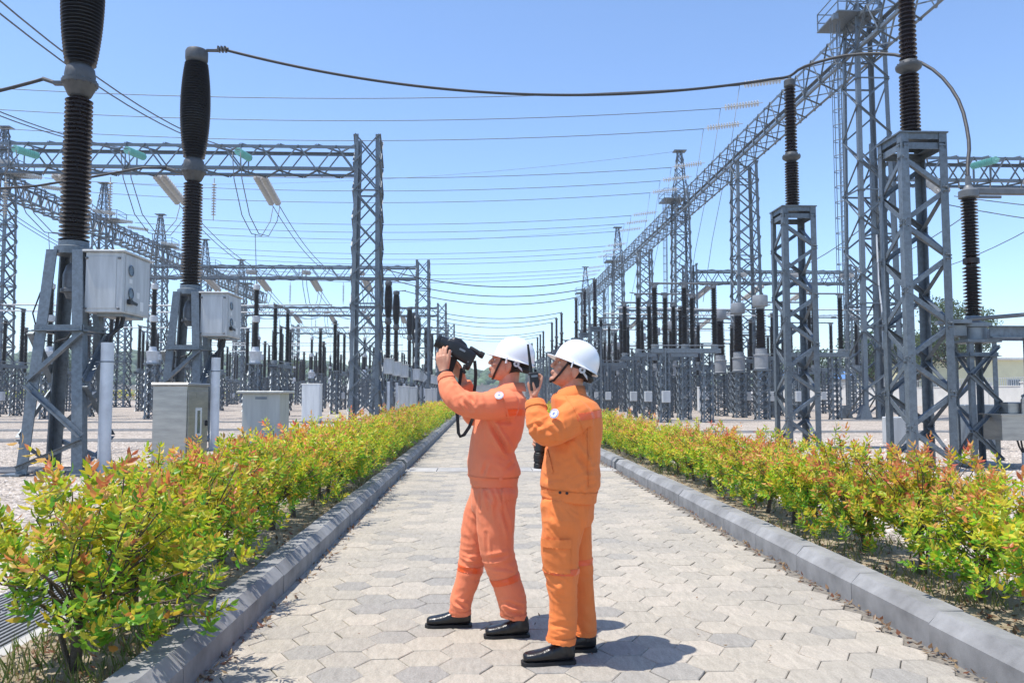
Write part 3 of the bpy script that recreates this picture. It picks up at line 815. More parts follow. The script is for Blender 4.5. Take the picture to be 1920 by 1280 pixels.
# --- cables from breaker tops to the posts across the road, and wires in general
def sagline(p, q, sag, n=22):
    p = V(p); q = V(q)
    return [p.lerp(q, i / n) - V((0, 0, sag * 4 * (i / n) * (1 - i / n))) for i in range(n + 1)]
def wire(pts, r, label, group, name='overhead_wire', m='wire', cat='wire', n=5):
    b = MB(); b.tube(pts, r, n); o = b.build(name, MT[m], smooth=180)
    return tag(o, label, cat, group)
gC = 'cables from the left breakers to the right posts'
c2_ = sagline((-7.2, 21.8, 11.02), (8.72, 21.8, 10.50), .88, 30)
c2_ += [V((9.0, 21.4, 10.62)), V((9.8, 20.6, 10.6)), V((10.6, 19.6, 10.2)), V((11.0, 18.6, 9.4)), V((11.05, 17.7, 8.3)), V((10.75, 16.9, 7.1)), V((10.42, 16.45, 6.4)), V((10.32, 16.3, 6.05))]
wire(smooth_pts(c2_, 3), .04, 'thick black cable sagging over both men, curving down beyond the right post', gC, 'sagging_cable', 'cable', 'cable', 8)
wire(sagline((-7.2, 15.6, 11.02), (8.72, 15.6, 10.50), .88), .04, 'thick cable above the frame from the nearest breaker to the nearest post', gC, 'sagging_cable', 'cable', 'cable', 8)
for gi, g in enumerate(GRP[1:4]):
    for k, y in enumerate(g):
        wire(sagline((-7.2, y, 11.0), (8.72, y, 10.45), .95), .04, 'dark sagging cable over the far road between %s breaker trio and posts, %s one' % (ORD[gi + 1], ORD[k + 1]), gC, 'sagging_cable', 'cable', 'cable', 5)
# cables leaving the breakers' middle flange to the left
wire(sagline((-8.6, 15.6, 7.66), (-15.5, 15.9, 7.0), .35), .035, 'thick cable running left from the nearest breaker out of the frame', None, 'side_cable', 'cable', 'cable', 8)
wire([V((-8.6, 21.8, 7.66)), V((-9.3, 21.8, 7.66)), V((-10.6, 21.85, 7.42)), V((-12.2, 21.9, 7.15)), V((-14.5, 22, 7.0)), V((-18, 22, 7.15))], .035, 'thick cable running left behind the nearest breaker from the second one', None, 'side_cable', 'cable', 'cable', 8)

# --- gantries, towers and beams
def truss_beam(parent, p, axis, L_, w, h, npan, cw, bw):
    """square truss from p along axis ('x' or 'y'); chords are parts, the thin bracing one piece"""
    A = V((1, 0, 0)) if axis == 'x' else V((0, 1, 0)); Bv = V((0, 1, 0)) if axis == 'x' else V((1, 0, 0)); U = V((0, 0, 1)); p = V(p)
    for sb in (-1, 1):
        for su in (0, 1):
            b = MB(); q = p + Bv * sb * w / 2 + U * su * h
            b.ang(q, q + A * L_, cw, cw * .13, -Bv * sb, U * (1 - 2 * su)); b.build('chord', ST, parent)
    b = MB()
    for k in range(npan):
        a0 = p + A * L_ * k / npan; a1 = p + A * L_ * (k + 1) / npan; am = (a0 + a1) / 2
        for sb in (-1, 1):
            o = Bv * sb * (w / 2 + .006)
            b.face_ang(a0 + o, am + o + U * h, bw, Bv * sb); b.face_ang(am + o + U * h, a1 + o, bw, Bv * sb)
            if k % 3 == 0: b.face_ang(a0 + o, a0 + o + U * h, bw, Bv * sb)
        for su in (0, 1):
            z = U * (h * su + (.006 if su else -.006)); nr = U if su else -U
            b.face_ang(a0 + z - Bv * w / 2, am + z + Bv * w / 2, bw, nr); b.face_ang(am + z + Bv * w / 2, a1 + z - Bv * w / 2, bw, nr)
    b.build('beam_bracing', ST, parent, kind='stuff')
def column(parent, cx, cy, w0, w1, H, lw, bw, n, style='X'):
    legs_of(parent, w0, w1, 0, H, lw, cx=cx, cy=cy, name='column_leg')
    b = MB(); lattice_bracing(b, w0, w1, 0, H, n, bw, style, cx, cy, rings=4); b.build('column_bracing', ST, parent, kind='stuff')
mat('tank_grey', (0.50, 0.53, 0.56), 0.5, 0.0, 0.1, 3.0)
GY = (48.0, 93.0, 137.0, 178.0)
gG = 'steel gantries left of the road'
for k, gy in enumerate(GY):
    root = thing('steel_gantry', ['big steel gantry left of the road, lattice column behind the white cabinet', 'second left gantry, beam passing behind the first lattice column', 'third left gantry, smaller, behind the far breakers', 'fourth left gantry, tiny, over the raised thermal camera'][k], 'gantry', (-6.95, gy, 0), 0, gG)
    column(root, 0, 0, 1.75, 1.45, 17.1, .22 if k < 2 else .2, .09 if k < 2 else .11, 10)
    truss_beam(root, (-34.5, 0, 14.85), 'x', 33.8, 1.55, 1.5, 15, .19, .085 if k < 2 else .10)
    column(root, -34.5, 0, 1.75, 1.45, 16.9, .2, .11, 13)
gR = 'steel gantries right of the road'
for k, gy in enumerate(GY[:3]):
    root = thing('steel_gantry', ['steel gantry beam at the right frame edge behind the curved cable', 'second right gantry beam between the lattice towers', 'third right gantry beam, small and low behind the disconnectors'][k], 'gantry', (24.4, gy, 0), 0, gR)
    gl_ = 35 if k == 0 else 20
    truss_beam(root, (.9, 0, 14.55), 'x', gl_ - 1, 1.55, 1.55, 17 if k == 0 else 10, .19, .09)
    column(root, gl_, 0, 1.75, 1.45, 16.9, .2, .11, 13)
    column(root, .2, 0, 1.75, 1.45, 16.9, .22, .105, 12, 'Z')
# right long beam on towers, along the road
TR = (47.4, 70.3, 93.4, 114.5, 137.4, 159, 181)
gT = 'lattice towers carrying the long beam right of the road'
def peak(root, cx, cy, z0, z1, w0, lw=.12):
    legs_of(root, w0, .5, z0, z1, lw, cx=cx, cy=cy, name='peak_leg')
    b = MB(); lattice_bracing(b, w0, .5, z0, z1, 5, .07, 'X', cx, cy, rings=2)
    b.box((cx, cy, z1 + .06), (1.5, 1.1, .10)); b.build('peak_bracing', ST, root, kind='stuff')
def ladder(root, x, y, z0, z1):
    b = MB()
    for s_ in (-.22, .22): b.bar((x, y + s_, z0), (x, y + s_, z1), .05)
    z = z0 + .3
    while z < z1: b.tube([(x, y - .22, z), (x, y + .22, z)], .016, 4); z += .3
    b.build('ladder', ST, root, kind='stuff')
    c = MB(); z = z0 + 2.4
    angs = [math.pi / 2 + k * math.pi / 8 for k in range(9)]
    while z < z1:
        c.tube([(x - .02 + .42 * math.cos(a), y + .36 * math.sin(a), z) for a in angs], .025, 4); z += .95
    for a in angs[1::2]:
        c.bar((x - .02 + .42 * math.cos(a), y + .36 * math.sin(a), z0 + 2.4), (x - .02 + .42 * math.cos(a), y + .36 * math.sin(a), z1), .03)
    c.build('ladder_cage', ST, root, kind='stuff')
for k, ty in enumerate(TR):
    lab = ['tallest lattice tower with caged ladder and top platform beside the right posts', 'plain lattice tower behind the white topped transformers', 'lattice tower with pointed peak above the long right beam', 'narrow lattice tower between the two peaked towers', 'farther lattice tower with pointed peak and caged ladder', 'distant plain tower under the far end of the right beam', 'most distant tower under the right beam'][k]
    root = thing('lattice_tower', lab, 'tower', (23.7, ty, 0), 0, gT)
    column(root, 0, 0, 2.4, 1.9, 22.4, .26 if k < 2 else .24, .10 if k < 3 else .12, 13, 'Z' if k == 0 else 'X')
    if k % 2 == 0:
        legs_of(root, 1.9, 1.6, 22.4, 25.4, .22, name='upper_leg')
        b = MB(); lattice_bracing(b, 1.9, 1.6, 22.4, 25.4, 2, .10, 'X', rings=1); b.build('upper_bracing', ST, root, kind='stuff')
        peak(root, 0, 0, 25.4, 30.6, 1.6)
        b = MB(); b.box((-1.0, 0, 24.6), (2.6, 3.0, .08))
        for (x, y) in ((-2.25, -1.45), (-2.25, 1.45), (.25, -1.45), (.25, 1.45), (-1, -1.45), (-1, 1.45)): b.bar((x, y, 24.6), (x, y, 25.75), .06)
        for z in (25.2, 25.75):
            b.bar((-2.25, -1.45, z), (.25, -1.45, z), .05); b.bar((-2.25, 1.45, z), (.25, 1.45, z), .05); b.bar((-2.25, -1.45, z), (-2.25, 1.45, z), .05)
        b.box((-2.45, -1.45, 24.2), (.3, .3, .35)); b.build('platform', ST, root)
        ladder(root, -1.75, -.3, .3, 24.4)
    if k == 0:
        b = MB(); b.box((.2, -1.3, 2.2), (.42, .28, .6), bev=.02); jb = b.build('junction_box', MT['grey_paint'], root)
        b = MB(); b.tube([(.25, -1.3, 2.5), (.2, -1.25, 4), (-.1, -1.15, 8), (-.12, -1.1, 11)], .05, 6); b.tube([(.15, -1.3, 1.9), (.0, -1.45, .9), (-.1, -1.5, 0)], .05, 6); b.build('conduit', MT['white_paint'], root, 60)
        for c in ((-1, -1), (1, -1), (1, 1), (-1, 1)):
            b = MB(); b.prism([(-.4, 0), (.4, 0), (.16, .8), (-.16, .8)], (c[0] * 1.25, c[1] * 1.25 - .25, 0), (c[0] * 1.25, c[1] * 1.25 + .25, 0), V((1, 0, 0)), V((0, 0, 1)))
            b.build('foot_plate', ST, root)
root = thing('long_beam', 'long lattice beam climbing away on the right towers, hung with insulator strings', 'beam', (23.7, 40, 0))
truss_beam(root, (0, -1.5, 22.45), 'y', 148, 1.8, 2.1, 56, .19, .085)
# left long beam
gL = 'lattice towers carrying the long beam far left'
TL = (84.7, 107, 125.7, 146, 168)
for k, ty in enumerate(TL):
    root = thing('lattice_tower', ['wide lattice tower with flat topped peak at the left frame edge', 'lattice tower with peak and railed platform behind the nearest breaker', 'slim lattice peak tower between the two near breakers', 'slim lattice peak tower right of the second breaker', 'farthest peak tower of the left long beam'][k], 'tower', (-50.6, ty, 0), 0, gL)
    column(root, 0, 0, 2.6, 2.0, 22.4, .26, .13, 14)
    legs_of(root, 2.0, 1.5, 22.4, 25.4, .22, name='upper_leg')
    peak(root, 0, 0, 25.4, 29.6, 1.5, .15)
    b = MB(); b.box((1.2, 0, 24.6), (2.6, 3.0, .10))
    for (x, y) in ((2.4, -1.45), (2.4, 1.45), (0, -1.45), (1.2, -1.45)): b.bar((x, y, 24.6), (x, y, 25.75), .07)
    for z in (25.2, 25.75): b.bar((0, -1.45, z), (2.4, -1.45, z), .06); b.bar((2.4, -1.45, z), (2.4, 1.45, z), .06)
    b.build('platform', ST, root)
root = thing('long_beam', 'long lattice beam far left slanting down behind the nearest breaker', 'beam', (-50.6, 60, 0))
truss_beam(root, (0, 0, 22.45), 'y', 125, 1.8, 2.1, 62, .22, .13)

# --- strings of disc insulators
def string_mesh(name, L_, nd, r_, m, seg=10):
    b = MB(); pr = [(.03, 0)]
    for k in range(nd):
        z = .3 + (L_ - .6) * k / nd; p = (L_ - .6) / nd
        pr += [(.03, z + .05 * p), (.045, z + .34 * p), (r_ * .6, z + .46 * p), (r_, z + .60 * p), (r_ * .97, z + .66 * p), (.06, z + .62 * p), (.03, z + .9 * p)]
    pr += [(.03, L_)]
    b.lathe(pr, seg)
    return b.mesh(name, MT[m], 60)
SM = {'w': string_mesh('insulator_string', 3.5, 12, .27, 'string_white'), 'g': string_mesh('insulator_string', 2.9, 11, .22, 'string_glass'),
      'v': string_mesh('insulator_string', 4.4, 12, .23, 'string_white'), 's': string_mesh('insulator_string', 2.6, 12, .15, 'string_white')}
def string(kind, p, d, label, group):
    o = bpy.data.objects.new('insulator_string', SM[kind]); link(o)
    o.location = p; o.rotation_mode = 'QUATERNION'; o.rotation_quaternion = V(d).to_track_quat('Z', 'Y')
    return tag(o, label, 'insulator string', group)
WY = [57.8, 62.6, 67.6, 79.5, 84.6, 89.8, 101.5, 106.5, 111.5, 123, 128, 133, 145, 150, 155]
gW = 'long wires crossing the sky from the right beam to the left beam'
for k, y in enumerate(WY):
    bay = k // 3; j = ['nearest', 'middle', 'farthest'][k % 3]
    where = ['over the near right post', 'beside the peaked tower', 'between the peaked towers', 'beyond the second peak', 'at the far end'][bay]
    string('w', (22.8, y, 25.15), (-3.5, 0, -.5), 'white string on the right long beam %s, %s of three' % (where, j), 'strings on the right long beam')
    string('w', (-49.7, y, 24.75), (3.5, 0, -.5), 'disc string on the left long beam, %s of its three in the %s set' % (j, ORD[bay + 1]), 'strings on the left long beam')
    wire(sagline((19.3, y, 24.62), (-46.2, y, 24.25), 1.25, 24), .020 + .00018 * y, 'thin wire across the sky, %s in order from the top of the picture' % ORD[k + 1], gW)
    if k < 9:
        wire([V((19.3, y, 24.62)), V((18.6, y + .2, 20)), V((17.2, y + .6, 13)), V((16.6, y + 1.2, 8.4))], .022, 'thin dropper hanging under the right beam %s, %s one' % (where, j), 'droppers under the right long beam')
for k, (x0, z0, y0, y1, x1, z1) in enumerate(((23.7, 30.7, 93.4, 107, -50.6, 29.7), (23.7, 30.7, 137.4, 146, -50.6, 29.7))):
    wire(sagline((x0, y0, z0), (x1, y1, z1), 1.5), .02, ['faint earth wire from the nearer peaked tower to the left peaks', 'faint earth wire from the farther peaked tower to the left peaks'][k], None, 'earth_wire')
wire(sagline((23.7, 47.4, 30.7), (70, 20, 26), 1), .02, 'faint diagonal wire in the upper right sky', None, 'earth_wire')
# strings, jumpers and twin conductors at the gantries
XS = (-13.8, -19.95, -26.1, -32.2)
gJ = 'jumper loops under the left gantries'
for gi, gy in enumerate(GY[:3]):
    gn = ['first', 'second', 'third'][gi]
    for xi, x in enumerate(XS):
        xn = ['nearest the road', 'second from the road', 'third from the road', 'outermost'][xi]
        string('g' if gi == 0 else 'w', (x, gy - .8, 15.45), (0, -2.9, -.35), '%s string in front of the %s left gantry, %s' % ('green glass' if gi == 0 else 'white', gn, xn), 'strings in front of the left gantries')
        for s_ in (-.22, .22):
            string('v', (x + s_, gy + .8, 15.0), (0, 4.6, -1.0), 'paired white string behind the %s left gantry, %s, %s half' % (gn, xn, 'outer' if s_ < 0 else 'inner'), 'paired strings behind the left gantries')
            yN = GY[gi + 1] - 3.7
            wire(sagline((x + s_, gy + 5.1, 14.05), (x + s_, yN, 15.1), 2.1, 18), .028 if gi == 0 else .04, 'twin conductor from the %s left gantry to the next, %s, %s wire' % (gn, xn, 'outer' if s_ < 0 else 'inner'), 'twin conductors between the left gantries')
            wire([V((x + s_, gy - 3.6, 15.0)), V((x + s_, gy - 3.2, 13.6)), V((x + s_, gy - 1.6, 11.9)), V((x + s_, gy + .4, 11.2)), V((x + s_, gy + 2.6, 11.5)), V((x + s_, gy + 4.6, 12.9)), V((x + s_, gy + 5.2, 14.0))], .028 if gi == 0 else .04, 'jumper loop under the %s left gantry, %s, %s wire' % (gn, xn, 'outer' if s_ < 0 else 'inner'), gJ)
            if gi == 0:
                wire(sagline((x + s_, gy - 3.7, 15.1), (x + s_, 2, 15.3), 2.7, 26), .028, 'twin conductor overhead towards the first left gantry, %s, %s wire' % (xn, 'outer' if s_ < 0 else 'inner'), 'twin conductors over the viewer')
        wire([V((x, gy + .4, 11.2)), V((x, gy + .8, 9)), V((x, gy + 1, 7.4))], .022, 'short dropper from the jumper loop at the %s gantry, %s' % (gn, xn), 'droppers under the left gantries')
        string('s', (x - 2.4, gy, 14.5), (0, 0, -1), 'suspended disc string under the %s left gantry beam, %s' % (gn, xn), 'hanging strings under the left gantries')
XRS = (27.5, 33.7, 39.9)
for gi, gy in enumerate(GY[:3]):
    gn = ['first', 'second', 'third'][gi]
    for xi, x in enumerate(XRS):
        xn = ['left', 'middle', 'right'][xi]
        string('g' if gi == 0 else 'w', (x + 2.5, gy - .8, 15.45), (0, -2.9, -.35), '%s string in front of the %s right gantry, %s one' % ('green glass' if gi == 0 else 'white', gn, xn), 'strings in front of the right gantries')
        for s_ in (-.25, .25):
            string('v', (x + s_, gy + (.8 if gi else -.8), 14.6), (-1.4, 4.2 if gi else -3.6, -1.6), 'paired white string under the %s right gantry beam, %s pair, %s half' % (gn, xn, 'outer' if s_ > 0 else 'inner'), 'paired strings under the right gantries')
        if gi < 2:
            wire(sagline((x, gy + 5.2, 14.0), (x, GY[gi + 1] - 3.7, 15.1), 2.1, 16), .035, 'conductor between the %s and next right gantries, %s one' % (gn, xn), 'conductors between the right gantries')
wire(sagline((27, 44, 12.8), (58, 30, 12.5), 2.2), .03, 'twin wire rising to the right frame edge below the gantry, upper', 'wires at the right frame edge')
wire(sagline((27, 44.5, 12.4), (58, 30.5, 11.7), 2.6), .03, 'twin wire rising to the right frame edge below the gantry, lower', 'wires at the right frame edge')

# --- current transformers, left rows
def stand(b_legs_parent, w, H, lw, bw, n, plate=True):
    legs_of(b_legs_parent, w, w, 0, H, lw)
    b = MB(); lattice_bracing(b, w, w, 0, H, n, bw, 'X', rings=n)
    if plate: b.box((0, 0, H + .03), (w + .2, w + .2, .06))
    b.build('bracing', ST, b_legs_parent)
def ct_left(label, loc, group):
    r_ = thing('current_transformer', label, 'transformer', loc, 0, group); r_.scale = (1, 1, 1.13)
    stand(r_, .62, 2.9, .10, .06, 5)
    b = MB(); b.lathe([(.05, 2.96), (.34, 2.96), (.36, 3.0), (.36, 3.05), (.33, 3.07), (.37, 3.52), (.39, 3.55), (.39, 3.60), (.24, 3.63), (.18, 3.86)], 14); b.box((.40, 0, 3.3), (.14, .24, .3)); b.build('tank', MT['tank_grey'], r_, 40)
    b = MB(); b.lathe(porcelain_prof(3.86, 5.18, 18, .12, .20), 14); b.build('lower_insulator', MT['porcelain_black'], r_, 50)
    b = MB(); b.lathe([(.16, 5.16), (.24, 5.2), (.24, 5.5), (.16, 5.54)], 14); b.build('middle_flange', MT['grey_paint'], r_, 40)
    b = MB(); b.lathe(porcelain_prof(5.54, 6.95, 20, .11, .185), 14); b.build('upper_insulator', MT['porcelain_black'], r_, 50)
    b = MB(); b.lathe([(.15, 6.93), (.21, 6.97), (.21, 7.2), (.1, 7.26), (.04, 7.3), (.04, 7.5), (0, 7.5)], 14); b.build('top_cap', MT['grey_paint'], r_, 40)
    return r_
def disconnector(label, loc, rz, group, L_=3.4, H=3.55, hp=3.35, third=False, arms=True):
    """two posts on a steel beam carried by lattice legs; runs along local x"""
    r_ = thing('disconnector', label, 'disconnector', loc, rz, group)
    for s_ in (-1, 1):
        legs_of(r_, .55, .55, 0, H - .3, .09, cx=s_ * L_ * .36)
        b = MB(); lattice_bracing(b, .55, .55, 0, H - .3, 6, .055, 'X', s_ * L_ * .36, 0, rings=6); b.build('bracing', ST, r_)
    b = MB()
    for s_ in (-1, 1):
        b.prism([(0, 0), (.08, 0), (.08, .015), (.015, .015), (.015, .225), (.08, .225), (.08, .24), (0, .24)], (-L_ * .58, s_ * .32, H - .29), (L_ * .58, s_ * .32, H - .29), V((0, -s_, 0)), V((0, 0, 1)))
    for k in range(7): b.bar((-L_ * .55 + L_ * 1.1 * k / 6, -.30, H - .16), (-L_ * .55 + L_ * 1.1 * k / 6, .30, H - .16), .07)
    b.tube([(-L_ * .6, -.40, H + .10), (L_ * .6, -.40, H + .10)], .03, 6)
    b.build('base_beam', ST, r_)
    xs = [-L_ / 2, L_ / 2] + ([0] if third else [])
    for x in xs:
        b = MB(); b.lathe([(.05, H - .06), (.2, H - .06), (.2, H + .16), (.12, H + .2)], 10, (x, 0, 0)); b.build('bearing', MT['steel_dark'], r_, 40)
        b = MB(); b.lathe(porcelain_prof(H + .2, H + .2 + hp * .48, 16, .11, .185) + [(.10, H + .2 + hp * .48), (.15, H + .22 + hp * .48), (.15, H + .28 + hp * .5), (.10, H + .28 + hp * .5)] + porcelain_prof(H + .28 + hp * .5, H + .28 + hp, 16, .105, .175), 10, (x, 0, 0))
        b.build('insulator', MT['porcelain_black'], r_, 50)
        b = MB(); b.lathe([(.09, H + .27 + hp), (.15, H + .3 + hp), (.15, H + .42 + hp), (.08, H + .46 + hp)], 10, (x, 0, 0)); b.box((x, 0, H + .52 + hp), (.42, .18, .12)); b.build('terminal', MT['alu'], r_, 40)
    if arms:
        b = MB(); z = H + .55 + hp
        b.tube([(-L_ / 2, 0, z), (-.1, 0, z)], .055, 8); b.tube([(-.1, 0, z), (L_ / 2, 0, z)], .05, 8); b.box((-.05, 0, z), (.35, .16, .16)); b.tube([(-L_ / 2 - .5, 0, z + .08), (-L_ / 2, 0, z)], .035, 6)
        b.build('blade', MT['alu'], r_, 60)
    b = MB(); b.box((-L_ * .36, -.45, 1.35), (.42, .3, .6), bev=.02); b.build('drive_box', MT['grey_paint'], r_)
    b = MB(); b.tube([(-L_ * .36, -.42, 1.65), (-L_ * .36, -.42, H)], .03, 6); b.build('drive_rod', MT['steel'], r_)
    return r_
def surge_post(label, loc, group):
    r_ = thing('surge_arrester', label, 'surge arrester', loc, 0, group)
    stand(r_, .5, 3.2, .08, .05, 6)
    b = MB(); b.lathe([(.14, 3.26), (.14, 3.4)] + porcelain_prof(3.4, 5.1, 18, .115, .19) + [(.13, 5.12), (.15, 5.16), (.15, 5.24)] + porcelain_prof(5.26, 6.9, 18, .11, .18) + [(.12, 6.92)], 10); b.build('insulator', MT['porcelain_black'], r_, 50)
    b = MB(); b.lathe([(.10, 6.9), (.16, 6.95), (.16, 7.08), (.04, 7.1)], 10); b.tube([(.3 * math.cos(k * .6283), .3 * math.sin(k * .6283), 6.8) for k in range(11)], .02, 5); b.build('top_cap', MT['alu'], r_, 40)
    return r_
XW = ['nearest the road', 'second from the road', 'third from the road', 'fourth from the road', 'fifth from the road']
XLs = (-13.8, -19.95, -26.1, -32.2, -38.4)
proto = {}
def place(kind, key, label, loc, rz, group, maker):
    if key not in proto:
        proto[key] = maker(label, loc, group) if kind != 'd' else maker(label, loc, rz, group)
        return proto[key]
    return dup(proto[key], loc, rz, label, group)
for bi, gy in enumerate(GY[:3]):
    bn = ['first', 'second', 'third'][bi]
    for xi, x in enumerate(XLs):
        place('c', 'ctl', 'white tank transformer with black column under the %s left gantry, %s' % (bn, XW[xi]), (x, gy + 1, 0), 0, 'column transformers in the left yard', ct_left)
        place('d', 'dl', 'two post disconnector just behind the %s left gantry, %s' % (bn, XW[xi]), (x, gy + 7.2, 0), R(90), 'disconnectors in the left yard', lambda l, p, z, g: disconnector(l, p, z, g))
        place('s', 'sp', 'slim black arrester post midway behind the %s left gantry, %s' % (bn, XW[xi]), (x, gy + 20.4, 0), 0, 'arrester posts in the left yard', surge_post)
        place('d', 'dl', 'two post disconnector far behind the %s left gantry, %s' % (bn, XW[xi]), (x, gy + 30.5, 0), R(90), 'disconnectors in the left yard', None)
        place('s', 'sp', 'slim black arrester post close behind the %s left gantry, %s' % (bn, XW[xi]), (x + 2.6, gy + 13, 0), 0, 'arrester posts in the left yard', surge_post)
        place('d', 'dl', 'two post disconnector midway behind the %s left gantry, %s' % (bn, XW[xi]), (x + 2.2, gy + 24.5, 0), R(90), 'disconnectors in the left yard', None)
        if xi < 4: place('s', 'sp', 'slim black arrester post ending the bay behind the %s left gantry, %s' % (bn, XW[xi]), (x - 3, gy + 37, 0), 0, 'arrester posts in the left yard', surge_post)

for k, (y, z) in enumerate(((57.5, 7.9), (64, 8.1), (78, 8.0), (101, 8.0), (109, 8.2), (121, 8.0), (146, 8.1))):
    wire(sagline((-10.8, y, z), (-42, y, z), .12, 4), .06, 'pale horizontal bus tube across the left yard, %s from the camera' % ORD[k + 1], 'bus tubes across the left yard', 'bus_tube', 'grey_paint', 'bus tube', 6)
    wire(sagline((10, y + 1, z), (34, y + 1, z), .12, 4), .06, 'pale horizontal bus tube across the right yard, %s from the camera' % ORD[k + 1], 'bus tubes across the right yard', 'bus_tube', 'grey_paint', 'bus tube', 6)
# --- right yard
def ct_right(label, loc, group):
    r_ = thing('current_transformer', label, 'transformer', loc, 0, group)
    stand(r_, .72, 2.85, .11, .06, 6)
    b = MB(); b.lathe([(.05, 2.9), (.36, 2.9), (.42, 2.95), (.42, 3.0), (.39, 3.02), (.39, 3.72), (.43, 3.75), (.43, 3.82), (.34, 3.84), (.34, 4.15), (.26, 4.2)], 18); b.build('tank', MT['dull_grey'], r_, 40)
    b = MB(); b.lathe(porcelain_prof(4.2, 6.5, 24, .25, .37, .29, 0, .19), 18); b.build('insulator', MT['porcelain'], r_, 50)
    b = MB(); b.lathe([(.22, 6.48), (.26, 6.52), (.26, 6.62), (.42, 6.64), (.44, 6.68), (.44, 7.24), (.42, 7.30), (.1, 7.33), (0, 7.33)], 18); b.box((.5, 0, 6.75), (.2, .12, .06)); b.build('head', MT['dull_grey'], r_, 40)
    return r_
cty = (46.2, 50.3, 54.2)
for k, y in enumerate(cty):
    place('c', 'ctr', 'white headed brown transformer left of the second right post, %s of three' % ['rightmost', 'middle', 'leftmost'][k], (16.4, y, 0), 0, 'white headed transformers in the right yard', ct_right)
DG = [(42, 46.5, 51), (61.2, 67.2, 73.4), (87, 93, 99), (113, 119, 125)]
for gi, g in enumerate(DG):
    for k, y in enumerate(g):
        place('d', 'dr', 'three post disconnector right of the orange suited man, %s group, %s one' % (ORD[gi + 1], ORD[k + 1]), (10.8, y, 0), 0, 'disconnectors in the right yard', lambda l, p, z, g_: disconnector(l, p, z, g_, 3.2, 3.95, 2.9, True))
        if gi: place('c', 'ctr', 'smaller white headed transformer far behind in the right yard, %s group, %s one' % (ORD[gi + 1], ORD[k + 1]), (15.2, y + 2, 0), 0, 'white headed transformers in the right yard', None)
        place('s', 'sp', 'slim black post beside the right hedge yard, %s group, %s one' % (ORD[gi + 1], ORD[k + 1]), (12.6, y + 8, 0), 0, 'slim posts in the right yard', None)
        place('d', 'dr', 'second row disconnector in the right yard, %s group, %s one' % (ORD[gi + 1], ORD[k + 1]), (19.5, y + 4, 0), 0, 'disconnectors in the right yard', None)
        if gi < 3:
            place('d', 'dl', 'disconnector behind the tall ladder tower, %s group, %s one' % (ORD[gi + 1], ORD[k + 1]), (27.5, y + 19, 0), 0, 'outer disconnectors in the right yard', None)
            place('s', 'sp', 'slim black post in the right yard, %s group, %s one' % (ORD[gi + 1], ORD[k + 1]), (20.0, y + 12, 0), 0, 'slim posts in the right yard', None)
# near right disconnector cut by the frame edge
r_ = thing('disconnector', 'large disconnector on short lattice support at the right frame edge', 'disconnector', (10.32, 16.3, 0))
legs_of(r_, .58, .58, 0, 2.55, .10, t=.13)
for fi, (c0, c1, nr) in enumerate(FACES):
    for k in range(4):
        za = .15 + .58 * k; zb = za + .58
        a, d = (c0, c1) if (k + fi) % 2 else (c1, c0)
        b = MB(); b.face_ang(corner(a, .6, .6, 0, 3, za), corner(d, .6, .6, 0, 3, zb), .07, nr); b.build('brace', ST, r_)
    b = MB(); b.face_ang(corner(c0, .6, .6, 0, 3, 2.3), corner(c1, .6, .6, 0, 3, 2.3), .08, nr); b.build('brace', ST, r_)
b = MB(); b.box((0, 0, .04), (.9, .9, .06)); b.build('foot_plate', ST, r_)
b = MB(); b.box((0, 0, 2.58), (.72, .72, .06)); b.build('top_plate', ST, r_)
b = MB(); b.prism([(0, 0), (.1, 0), (.1, .02), (.02, .02), (.02, .23), (.1, .23), (.1, .25), (0, .25)], (.1, -.36, 2.63), (5.0, -.36, 2.63), V((0, -1, 0)), V((0, 0, 1)))
b.prism([(0, 0), (.1, 0), (.1, .02), (.02, .02), (.02, .23), (.1, .23), (.1, .25), (0, .25)], (.1, .36, 2.63), (5.0, .36, 2.63), V((0, 1, 0)), V((0, 0, 1))); b.build('base_beam', ST, r_)
b = MB(); b.lathe([(.05, 2.62), (.26, 2.62), (.26, 2.86), (.34, 2.88), (.34, 2.96), (.16, 3.0), (.14, 3.12)], 20, (-.02, 0, 0)); b.box((-.45, 0, 2.80), (.35, .4, .22)); b.box((-.5, -.1, 2.98), (.5, .5, .08)); b.build('bearing', MT['steel_dark'], r_, 40)
b = MB(); b.lathe(porcelain_prof(3.12, 4.18, 14, .10, .175) + [(.10, 4.2), (.16, 4.23), (.16, 4.34), (.10, 4.37)] + porcelain_prof(4.37, 5.62, 18, .095, .165), 22); b.build('insulator', MT['porcelain'], r_, 50)
b = MB(); b.lathe([(.10, 5.6), (.2, 5.64), (.2, 5.78), (.1, 5.84), (.07, 5.9)], 18); b.tube([(0, 0, 5.84), (0, 0, 6.1)], .06, 8); b.build('terminal', MT['alu'], r_, 40)
b = MB(); b.box((2.2, 0, 5.78), (4.4, .12, .14), bev=.02); b.box((.45, 0, 5.66), (.5, .05, .05)); b.box((1.9, 0, 5.6), (.5, .35, .08)); b.build('blade', MT['alu'], r_)
b = MB(); b.tube([(-.3, -.3, 3.02), (5, -.6, 3.46)], .045, 10); b.build('link_tube', MT['alu'], r_, 60)
for x in (1.02, 1.75):
    b = MB(); b.tube([(x, -.1, 2.7), (x, -.1, 1.35)], .04, 10); b.lathe([(.10, 1.05), (.10, 1.2), (.06, 1.22), (.06, 1.4), (.11, 1.42), (.11, 1.46), (.04, 1.5)], 12, (x, -.1, 0)); b.build('drive_rod', ST, r_, 50)
r_ = thing('drive_cabinet', 'grey metal drive box on a pipe leg at the right frame edge', 'drive box', (11.0, 15.9, 0))
